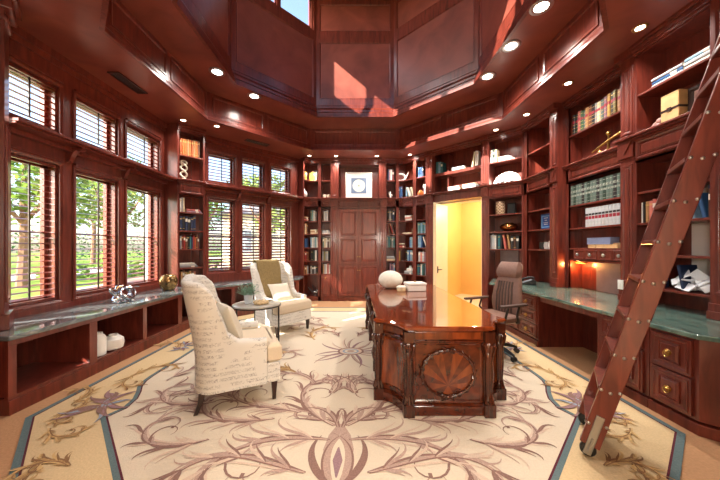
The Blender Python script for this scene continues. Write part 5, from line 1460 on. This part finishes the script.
# ---------------------------------------------------------------- window seat ornaments
o_ = MB(); random.seed(21)
o_.lathe([(.05, 0), (.055, .012), (.02, .02)], (-.02, 0, 0)); o_.lathe([(.04, 0), (.045, .01), (.02, .018)], (.1, 0, 0))
kn = [Vector((.13 * sin(2 * q) , .06 * cos(3 * q), .115 + .075 * sin(3 * q + .6))) for q in [2 * pi * i / 60 for i in range(60)]]
o_.tube([tuple(v) for v in kn], [.018 + .006 * sin(i * .5) for i in range(60)], 8, closed=True)
o_.tube([(-.02, 0, .01), (-.03, 0, .06), (-.06, .01, .12)], .014, 8); o_.tube([(.1, 0, .01), (.1, 0, .05), (.07, 0, .1)], .014, 8)
o_.tube([(.08, 0, .17), (.16, 0, .2), (.22, -.01, .185)], [.02, .015, .008], 8)
o_.tube([(-.1, 0, .16), (-.06, .02, .21), (.02, .02, .22)], [.01, .02, .014], 8)
o = o_.build('chrome_sculpture', M_CHROME, smooth=True, loc=(-3.12, 3.80, .6608), rot=(0, 0, R(75))); tag(o, 'polished silver knot sculpture on the marble sill of the long window seat', 'sculpture')
b = MB(); b.lathe([(.07, 0), (.09, .01), (.135, .10), (.14, .17), (.11, .24), (.075, .265), (.07, .26), (.1, .23), (.125, .17), (.05, .02)], seg=28, sy=.75)
o = b.build('glazed_vase', M_BRONZEV, smooth=True, loc=(-3.22, 4.88, .6608), rot=(0, 0, .6)); tag(o, 'mottled bronze glazed vase at the far end of the marble sill', 'vase')
def ribbed(name, label, x, y, prof):
    b = MB(); rings = []
    for r, z in prof: rings.append([((r + (.003 if k % 2 else 0)) * cos(2 * pi * k / 36), (r + (.003 if k % 2 else 0)) * sin(2 * pi * k / 36), z) for k in range(36)])
    b.loft(rings); o = b.build(name, M_WHITE, smooth=True, loc=(x, y, .1408)); return tag(o, label, 'vase', 'white ribbed vases in the window seat')
ribbed('ribbed_vase', 'taller white ribbed vase standing in the window seat cubby', -3.0, 3.30, [(.06, 0), (.075, .01), (.075, .2), (.06, .23), (.042, .245), (.042, .265), (.034, .265), (.034, .22), (.01, .2)])
ribbed('ribbed_vase', 'squat white ribbed vase standing right of the taller one', -2.99, 3.50, [(.06, 0), (.095, .02), (.105, .08), (.1, .13), (.06, .165), (.045, .17), (.045, .185), (.036, .185), (.036, .15), (.01, .13)])

# ---------------------------------------------------------------- library ladder
foot, head = Vector((1.53, 1.90, 0)), Vector((2.12, 1.457, 2.75))
hd = Vector((head.x - foot.x, head.y - foot.y, 0)).normalized(); sd = Vector((-hd.y, hd.x, 0))
yaw = math.atan2(hd.y, hd.x); Lh = Vector((head.x - foot.x, head.y - foot.y)).length
o = thing('library_ladder', 'leaning mahogany rolling library ladder with brass bolts in front of the shelves', 'ladder', (foot.x, foot.y, 0), yaw)
slope = math.atan2(head.z, Lh); ux, uz = cos(slope), sin(slope)
Wd = .41
def along(s, f=0, z=0): return (s * ux - f * uz, s * uz + f * ux)
tot = sqrt(Lh ** 2 + head.z ** 2)
zr0 = ZR + .005
for k, y in ((0, 0), (1, Wd)):
    r = MB(); bw = .053
    s0 = .09 / uz
    pts = []
    a0 = along(s0 - .02, -bw); a1 = along(s0 + .05, bw); a2 = along(tot + .05, bw); a3 = along(tot + .05, -bw)
    r.slab([(a0[0], a0[1]), (a1[0], a1[1]), (a2[0], a2[1]), (a3[0], a3[1])], 'y', y - .016, y + .016) if False else None
    q = [along(s0, -bw), along(s0, bw), along(tot + .05, bw), along(tot + .05, -bw)]
    r.loft([[(x, y - .017, z) for x, z in q], [(x, y + .017, z) for x, z in q]])
    r.build('side_rail', M_WOOD, o, bevel=.004)
    f = MB(); p0 = along(s0 - .01, 0); ysgn = -1 if k == 0 else 1; yy = y + ysgn * .024
    q = [along(s0 - .06, -.022), along(s0 - .06, .022), along(s0 + .22, .022), along(s0 + .22, -.022)]
    f.loft([[(x, y + ysgn * .018, z) for x, z in q], [(x, y + ysgn * .028, z) for x, z in q]])
    f.build('foot_bracket', M_STEEL, o, bevel=.003)
    w = MB(); c0 = along(s0 - .03, 0); w.lathe([(.012, -.02), (.04, -.016), (.045, -.01), (.045, .01), (.04, .016), (.012, .02)], (c0[0], y, .045 + zr0), 20, axis='y'); w.build('wheel', M_BLACK, o, smooth=True)
    w = MB(); w.tube([(c0[0], y - .04, .045 + zr0), (c0[0], y + .04, .045 + zr0)], .007, 8); w.tube([(c0[0], y + ysgn * .035, .045 + zr0), (along(s0 + .06)[0], y + ysgn * .032, along(s0 + .06)[1])], .006, 6); w.build('axle', M_STEEL, o, smooth=True)
    h_ = MB(); e = along(tot + .02, 0); h_.tube([(e[0], y, e[1]), (e[0] + .03, y, e[1] + .10), (e[0] + .09, y, e[1] + .10), (e[0] + .10, y, e[1] + .04)], .012, 8); h_.build('top_hook', M_BRASS, o, smooth=True)
nt_ = 12
for i in range(nt_):
    z = .24 + i * .238
    s = z / uz; c = along(s)
    if z > head.z: break
    t_ = MB(); t_.box(c[0] - .06, c[0] + .06, .0175, Wd - .0175, z - .014, z + .014); t_.build('tread', M_WOOD, o, bevel=.004)
    for k, y in ((0, -.017), (1, Wd + .017)):
        e = -1 if k == 0 else 1
        for dx in (-.045, 0, .045):
            bl = MB(); bl.lathe([(.010, 0), (.010, e * .003), (.005, e * .006), (.001, e * .007)], (c[0] + dx, y, z - (.012 if dx == 0 else 0)), 10, axis='y')
            bl.build('bolt', M_STEEL, o, smooth=True)
# ---------------------------------------------------------------- bookcase and rail that the ladder leans on
TSEF = T((3.19, 2.33), -135)
U10 = Unit('bookcase', 'tall bookcase at the far right edge that the ladder leans on', 'bookcase', tuple(TSEF.w(1.0, .15, 0)), TSEF.a)
bay(U10, TSEF, .12, 1.05, .06, .03, d=.3, zb=0, zl0=.12, lows=(2.06, 1.71, 1.36, 1.01, .66, .12))
bay(U10, TSEF, 1.05, 1.98, .03, .06, d=.3, zb=0, zl0=.12, lows=(2.06, 1.71, 1.36, 1.01, .66, .12))
pilaster(U10, TSEF, .02, .12, z0=.76)
U10.finish()
o = thing('ladder_rail', 'brass rail on the bookcase ledge that holds the ladder hooks', 'rail', tuple(TSEF.w(1.1, -.068, 2.84)), TSEF.a)
b = MB(TSEF); b.tube([(.35, -.068, 2.843), (1.9, -.068, 2.843)], .014, 10); part(b, 'rail', M_BRASS, o, smooth=True)
for x in (.5, 1.1, 1.8):
    b = MB(TSEF); b.tube([(x, -.068, 2.84), (x, -.03, 2.80), (x, -.02, 2.672)], .01, 8); part(b, 'bracket', M_BRASS, o, smooth=True)
# ---------------------------------------------------------------- lamps
def downlight(x, y, z, label, e, r=.062, warm=(1, .92, .84), size=150, group=None):
    o = thing('downlight', label, 'lamp', (x, y, z), 0, group)
    b = MB(); b.lathe([(r, .0), (r * 1.45, .0), (r * 1.45, -.006), (r * 1.3, -.012), (r, -.006)], seg=24); b.build('trim_ring', M_STEEL if r > .06 else M_BRASS, o, smooth=True)
    b = MB(); b.lathe([(r * .99, -.002), (r * .9, -.006), (.001, -.008)], seg=24); b.build('lens', M_LAMP, o, smooth=True)
    d = bpy.data.lights.new('downlight_lamp', 'SPOT'); d.energy = e; d.color = warm; d.spot_size = R(size); d.spot_blend = 1.0; d.shadow_soft_size = r
    l = bpy.data.objects.new('downlight_lamp', d); COL.objects.link(l); l.parent = o; l.location = (0, 0, -.02)
EU, ES = 130, 66
up = [((2.14, 3.28), 'high ceiling, nearest of three over the law book hutch'), ((2.14, 3.92), 'high ceiling, middle of three on the desk wall side'), ((2.14, 4.62), 'high ceiling, farthest of three on the desk wall side'),
      ((-2.2, 4.5), 'high ceiling above the middle of the window wall'), ((-1.87, 5.22), 'high ceiling above the window wall corner')]
for (x, y), l in up: downlight(x, y, TZ1, 'large bright recessed downlight in the ' + l, EU, .085, group='large downlights')
for x, y in ((-.8, 1.72), (.8, 1.72), (1.75, 2.2), (-1.75, 2.2)):  # extra unseen downlights, added behind the view for more light
    downlight(x, y, TZ1, 'large recessed downlight added unseen in the high ceiling over the entrance side', EU * .55, .085, group='large downlights added behind the view')
sof = [((-2.62, 5.35), 'above the narrow bookcase of orange books', ES), ((-3.1, 5.1), 'tight in the window wall corner', ES * .6), ((-1.16, 7.08), 'above the left corner bookcase', ES * 1.5), ((-.5, 7.1), 'left of the picture niche', ES * 1.5), ((.52, 7.1), 'right of the picture niche', ES * 1.5),
       ((1.33, 7.0), 'above the right corner bookcase', ES * 1.5), ((2.72, 5.52), 'above the bronze bowl hutch', ES), ((2.93, 4.88), 'above the telephone hutch', ES), ((2.95, 3.95), 'above the law book hutch', ES), ((2.95, 2.95), 'above the ladder hutch', ES)]
for (x, y), l, e in sof: downlight(x, y, TZ0, 'small recessed downlight in the lower ceiling ' + l, e, .045, group='small downlights')
# warm lamp under the drawers of the law book hutch
o = thing('under_cabinet_lamp', 'warm lamp strip under the four little drawers', 'lamp', tuple(TE.w(1.0, .2, 1.18)), TE.a)
b = MB(TE); b.box(.965, 1.15, .22, .26, 1.155, 1.184); part(b, 'housing', M_BRASS, o)
b = MB(TE); b.box(.975, 1.14, .225, .255, 1.149, 1.1545); part(b, 'lens', emit('amber_lens', (255, 150, 60), 3), o)
d = bpy.data.lights.new('amber_lamp', 'POINT'); d.energy = 7; d.color = (1, .42, .12); d.shadow_soft_size = .03
l = bpy.data.objects.new('amber_lamp', d); COL.objects.link(l); l.parent = o; l.location = (0.03, .0, -.06)
# hall ceiling lamp, then unseen foyer lamps added as frontal fill light
def flush(x, y, z, label, e, col=(1, .9, .78), r=.18):
    o = thing('ceiling_lamp', label, 'lamp', (x, y, z))
    b = MB(); b.lathe([(r, 0), (r, -.03), (r * .95, -.035)], seg=24); b.build('base', M_STEEL, o, smooth=True)
    b = MB(); b.lathe([(r * .93, -.032), (r * .8, -.08), (r * .4, -.11), (.001, -.115)], seg=24); b.build('shade', M_LAMP, o, smooth=True)
    d = bpy.data.lights.new('ceiling_lamp_bulb', 'POINT'); d.energy = e; d.color = col; d.shadow_soft_size = r
    l = bpy.data.objects.new('ceiling_lamp_bulb', d); COL.objects.link(l); l.parent = o; l.location = (0, 0, -.2 - r)
p = TNE.w(1.75, 1.2, 2.7); flush(p.x, p.y, p.z, 'ceiling lamp in the yellow hall behind the open door', 60, (1, .88, .7), .12)
for sx, nm in ((-1, 'window'), (1, 'desk')):
    flush(sx * 1.3, -1.5, 2.3, 'pendant lamp in the foyer on the %s side, added as unseen fill light' % nm, 150, r=.22)
    fill_pend = [q for q in bpy.data.objects if q.type == 'EMPTY' and q.get('label', '').startswith('pendant lamp in the foyer on the %s' % nm)][0]
    b = MB(); b.tube([(0, 0, 0), (0, 0, 1.6)], .012, 8); b.build('stem', M_STEEL, fill_pend, smooth=True)
# vents
def vent(x, y, a, label, L_=.52, W_=.15):
    o = thing('ceiling_vent', label, 'vent', (x, y, TZ0), a, 'ceiling vents')
    b = MB()
    for q in ((-L_ / 2, L_ / 2, -W_ / 2, -W_ / 2 + .02), (-L_ / 2, L_ / 2, W_ / 2 - .02, W_ / 2), (-L_ / 2, -L_ / 2 + .02, -W_ / 2, W_ / 2), (L_ / 2 - .02, L_ / 2, -W_ / 2, W_ / 2)): b.box(*q, -.012, -.0005)
    b.build('frame', M_LEG, o)
    b = MB()
    for i in range(7):
        y0 = -W_ / 2 + .022 + i * (W_ - .044) / 7; b.slab([(y0, -.001), (y0 + .003, -.001), (y0 + .014, -.010), (y0 + .011, -.010)], 'x', -L_ / 2 + .02, L_ / 2 - .02)
    b.build('grille', M_LEG, o)
vent(-3.16, 3.95, R(90), 'dark slotted vent in the lower ceiling over the middle window'); vent(-2.15, 6.2, R(45), 'dark slotted vent in the lower ceiling over the armchair windows')

# ---------------------------------------------------------------- outside
GZ = -.25
M_LAWN = plain('lawn', (120, 148, 62), .95, var=.4, scale=3, spec=.1); M_DRIVE = plain('pale_drive', (206, 198, 188), .9, var=.1, scale=3); M_PAVE = plain('pink_paving', (206, 168, 142), .9, var=.15, scale=5)
M_ROADG = plain('road_grey', (160, 158, 158), .9, var=.1, scale=2)
b = MB(); b.box(-90, 60, -60, 110, GZ - .3, GZ); struct(b.build('ground', M_LAWN))
b = MB(); b.prism([(-9.4, 3), (-6.2, 3), (-8.3, 16), (-12, 40), (-16, 40), (-11.8, 15)], GZ, GZ + .02); o = b.build('driveway', M_PAVE); struct(o)
b = MB(); b.prism([(-19, -10), (-15.5, -10), (-18.5, 60), (-23, 60)], GZ, GZ + .03); o = b.build('road', M_DRIVE); struct(o)
b = MB(); b.prism([(-9.0, 11.5), (3, 11.5), (6, 30), (-9.5, 30)], GZ, GZ + .025); struct(b.build('forecourt', M_DRIVE))
LEAFS = [plain('tree_leaf_' + str(i), c, .6, var=.45, scale=1.3) for i, c in enumerate(((96, 132, 52), (128, 158, 70), (70, 108, 50), (150, 170, 88)))]
for m in LEAFS:
    nt = m.node_tree; pb = nt.nodes['Principled BSDF']; src = pb.inputs['Base Color'].links[0].from_socket
    tl = nt.nodes.new('ShaderNodeBsdfTranslucent'); mxs = nt.nodes.new('ShaderNodeMixShader'); mxs.inputs[0].default_value = .5
    nt.links.new(src, tl.inputs['Color']); nt.links.new(pb.outputs[0], mxs.inputs[1]); nt.links.new(tl.outputs[0], mxs.inputs[2]); nt.links.new(mxs.outputs[0], nt.nodes['Material Output'].inputs['Surface'])
M_BARK = plain('bark', (150, 112, 86), .9, var=.3, scale=6)
def leaves(b, c, r, n, s, flat=.8):
    for i in range(n):
        u = Vector((random.gauss(0, 1), random.gauss(0, 1), random.gauss(0, 1))).normalized() * r * random.uniform(.55, 1.0) ** .5
        p = Vector(c) + Vector((u.x, u.y, u.z * flat))
        a = Vector((random.uniform(-1, 1), random.uniform(-1, 1), random.uniform(-.5, .5))).normalized(); d = a.orthogonal().normalized(); ss = s * random.uniform(.6, 1.3)
        if p.z < GZ + .1: p.z = GZ + .1
        b.face([b.p(*q) for q in (p + a * ss, p + d * ss * .5, p - a * ss, p - d * ss * .5)])
def tree(x, y, h, r, label, k, tr=.16, low=.35):
    o = thing('tree', label, 'tree', (x, y, GZ), 0, 'trees outside the windows')
    b = MB(); b.tube([(0, 0, 0), (.1, 0, h * .3), (-.05, .1, h * .55), (.1, 0, h * .8)], [tr * 1.3, tr, tr * .8, tr * .3], 8)
    for i in range(4):
        a = 1.6 * i; b.tube([(0, 0, h * .4), (r * .5 * cos(a), r * .5 * sin(a), h * .6), (r * .75 * cos(a), r * .75 * sin(a), h * .75)], [tr * .5, tr * .35, tr * .1], 6)
    b.build('trunk', M_BARK, o, smooth=True)
    b = MB()
    for i in range(9):
        a = 2.4 * i; q = sqrt(i / 9)
        leaves(b, (r * .7 * q * cos(a), r * .7 * q * sin(a), h * (low + (1 - low) * random.uniform(.15, .9))), r * .5, 150, .17)
    b.build('crown', LEAFS[k % 4], o, recalc=False)
random.seed(30)
TR = [(-13.5, 11.5, 6.5, 2.4, 'young tree outside the window nearest the camera', 1), (-19.5, 12, 8, 3, 'broad tree on the lawn beyond the window nearest the camera', 0), (-14.5, 17.2, 7, 2.4, 'tree with pinkish trunk outside the middle window', 3), (-21, 21, 9, 3.2, 'tall tree beyond the drive outside the middle window', 2),
      (-12.2, 22, 7, 2.2, 'light green tree outside the last window of the long wall', 1), (-16.5, 30, 8, 2.6, 'tree outside the shutters behind the armchairs', 0), (-6.0, 19.5, 6.5, 2.0, 'pale green tree outside the middle armchair window', 3), (-26, 16, 9, 3.6, 'dark tree far across the lawn', 2), (-25, 27, 10, 4, 'dense tree at the far edge of the lawn', 0), (-15, 36, 10, 4, 'far tree at the end of the drive', 2)]
for a in TR: tree(*a)
def hedge(x0, y0, x1, y1, h, label, k):
    o = thing('hedge', label, 'hedge', ((x0 + x1) / 2, (y0 + y1) / 2, GZ), 0, 'hedges outside'); b = MB(); b.t = T((-(x0 + x1) / 2, -(y0 + y1) / 2), 0)
    n = int(sqrt((x1 - x0) ** 2 + (y1 - y0) ** 2) / 1.1)
    for i in range(n + 1):
        q = i / n; leaves(b, (x0 + (x1 - x0) * q, y0 + (y1 - y0) * q, h * .5), .9, 70, .17, h * .62)
    b.build('foliage', LEAFS[k], o, recalc=False)
hedge(-30, -2, -32, 44, 3.4, 'long tall hedge across the far edge of the lawn', 2); hedge(-31, 46, -14, 43, 3.4, 'tall hedge far behind the armchair windows', 0); hedge(-10.6, 20, -14, 13.6, .8, 'low clipped hedge along the pink drive', 1)
o = thing('neighbour_house', 'pale neighbouring house with a low hipped roof behind the armchair windows', 'house', (-4, 28, GZ))
b = MB(); b.box(-8, 11, -2.5, 4, 0, 4.6); b.build('wall', plain('pale_stucco', (236, 226, 196), .9, var=.06, scale=2), o)
b = MB(); b.prism([(-8.6, -3.1), (11.6, -3.1), (11.6, 4.6), (-8.6, 4.6)], 4.6, 6.0, 0, [(-5, .5), (8, .5), (8, 1), (-5, 1)]); b.build('roof', plain('grey_roof', (120, 116, 116), .8), o)
for x in (-6, -1.5, 3, 7.5):
    b = MB(); b.frame(x - .7, x + .7, 1.2, 3.2, -2.5, .1, .06); b.box(x - .02, x + .02, -2.54, -2.5, 1.2, 3.2); w_ = b.build('window_frame', M_WHITE, o)
    b = MB(); b.box(x - .62, x + .62, -2.52, -2.505, 1.28, 3.12); b.build('pane', plain('house_pane', (150, 166, 176), .1), w_)
o = thing('porch_column', 'white round porch column outside the last window of the long wall', 'column', (-5.1, 7.15, GZ))
b = MB(); b.lathe([(.2, 0), (.2, .12), (.16, .14), (.15, 3.2), (.19, 3.25), (.2, 3.4)], seg=20); b.build('shaft', M_WHITE, o, smooth=True)

# ---------------------------------------------------------------- sky, sun, camera
wld = bpy.data.worlds.new('sky'); SC.world = wld; wld.use_nodes = True
nt = wld.node_tree; bg = nt.nodes['Background']
sk = nt.nodes.new('ShaderNodeTexSky'); sk.sky_type = 'NISHITA'; sk.sun_disc = False; sk.sun_elevation = R(33); sk.sun_rotation = R(232); sk.air_density = 1.0; sk.dust_density = 2.0
nt.links.new(sk.outputs[0], bg.inputs['Color']); bg.inputs['Strength'].default_value = .52
s = bpy.data.lights.new('sun', 'SUN'); s.energy = 18; s.angle = R(.6); s.color = (1, .93, .82)
so = bpy.data.objects.new('sun', s); COL.objects.link(so)
so.rotation_euler = Vector((.62, .53, -.52)).to_track_quat('-Z', 'Y').to_euler(); so.location = (-20, -20, 25)
cam = bpy.data.cameras.new('camera'); co = bpy.data.objects.new('camera', cam); COL.objects.link(co)
co.location = (0, 0, 1.4); co.rotation_euler = (R(90), 0, 0)
cam.sensor_width = 36; cam.lens = 284 / 720 * 36; cam.shift_x = 4 / 720; cam.shift_y = 7 / 720; cam.clip_start = .05; cam.clip_end = 300
SC.camera = co
SC.view_settings.view_transform = 'Standard'; SC.view_settings.look = 'None'; SC.view_settings.gamma = 1; SC.view_settings.use_curve_mapping = False
SC.view_settings.exposure = 0.45
SC.cycles.use_denoising = True
SC.cycles.max_bounces = 8; SC.cycles.diffuse_bounces = 4; SC.cycles.glossy_bounces = 4; SC.cycles.transparent_max_bounces = 12
SC.cycles.sample_clamp_indirect = 6
SC.cycles.caustics_reflective = False; SC.cycles.caustics_refractive = False
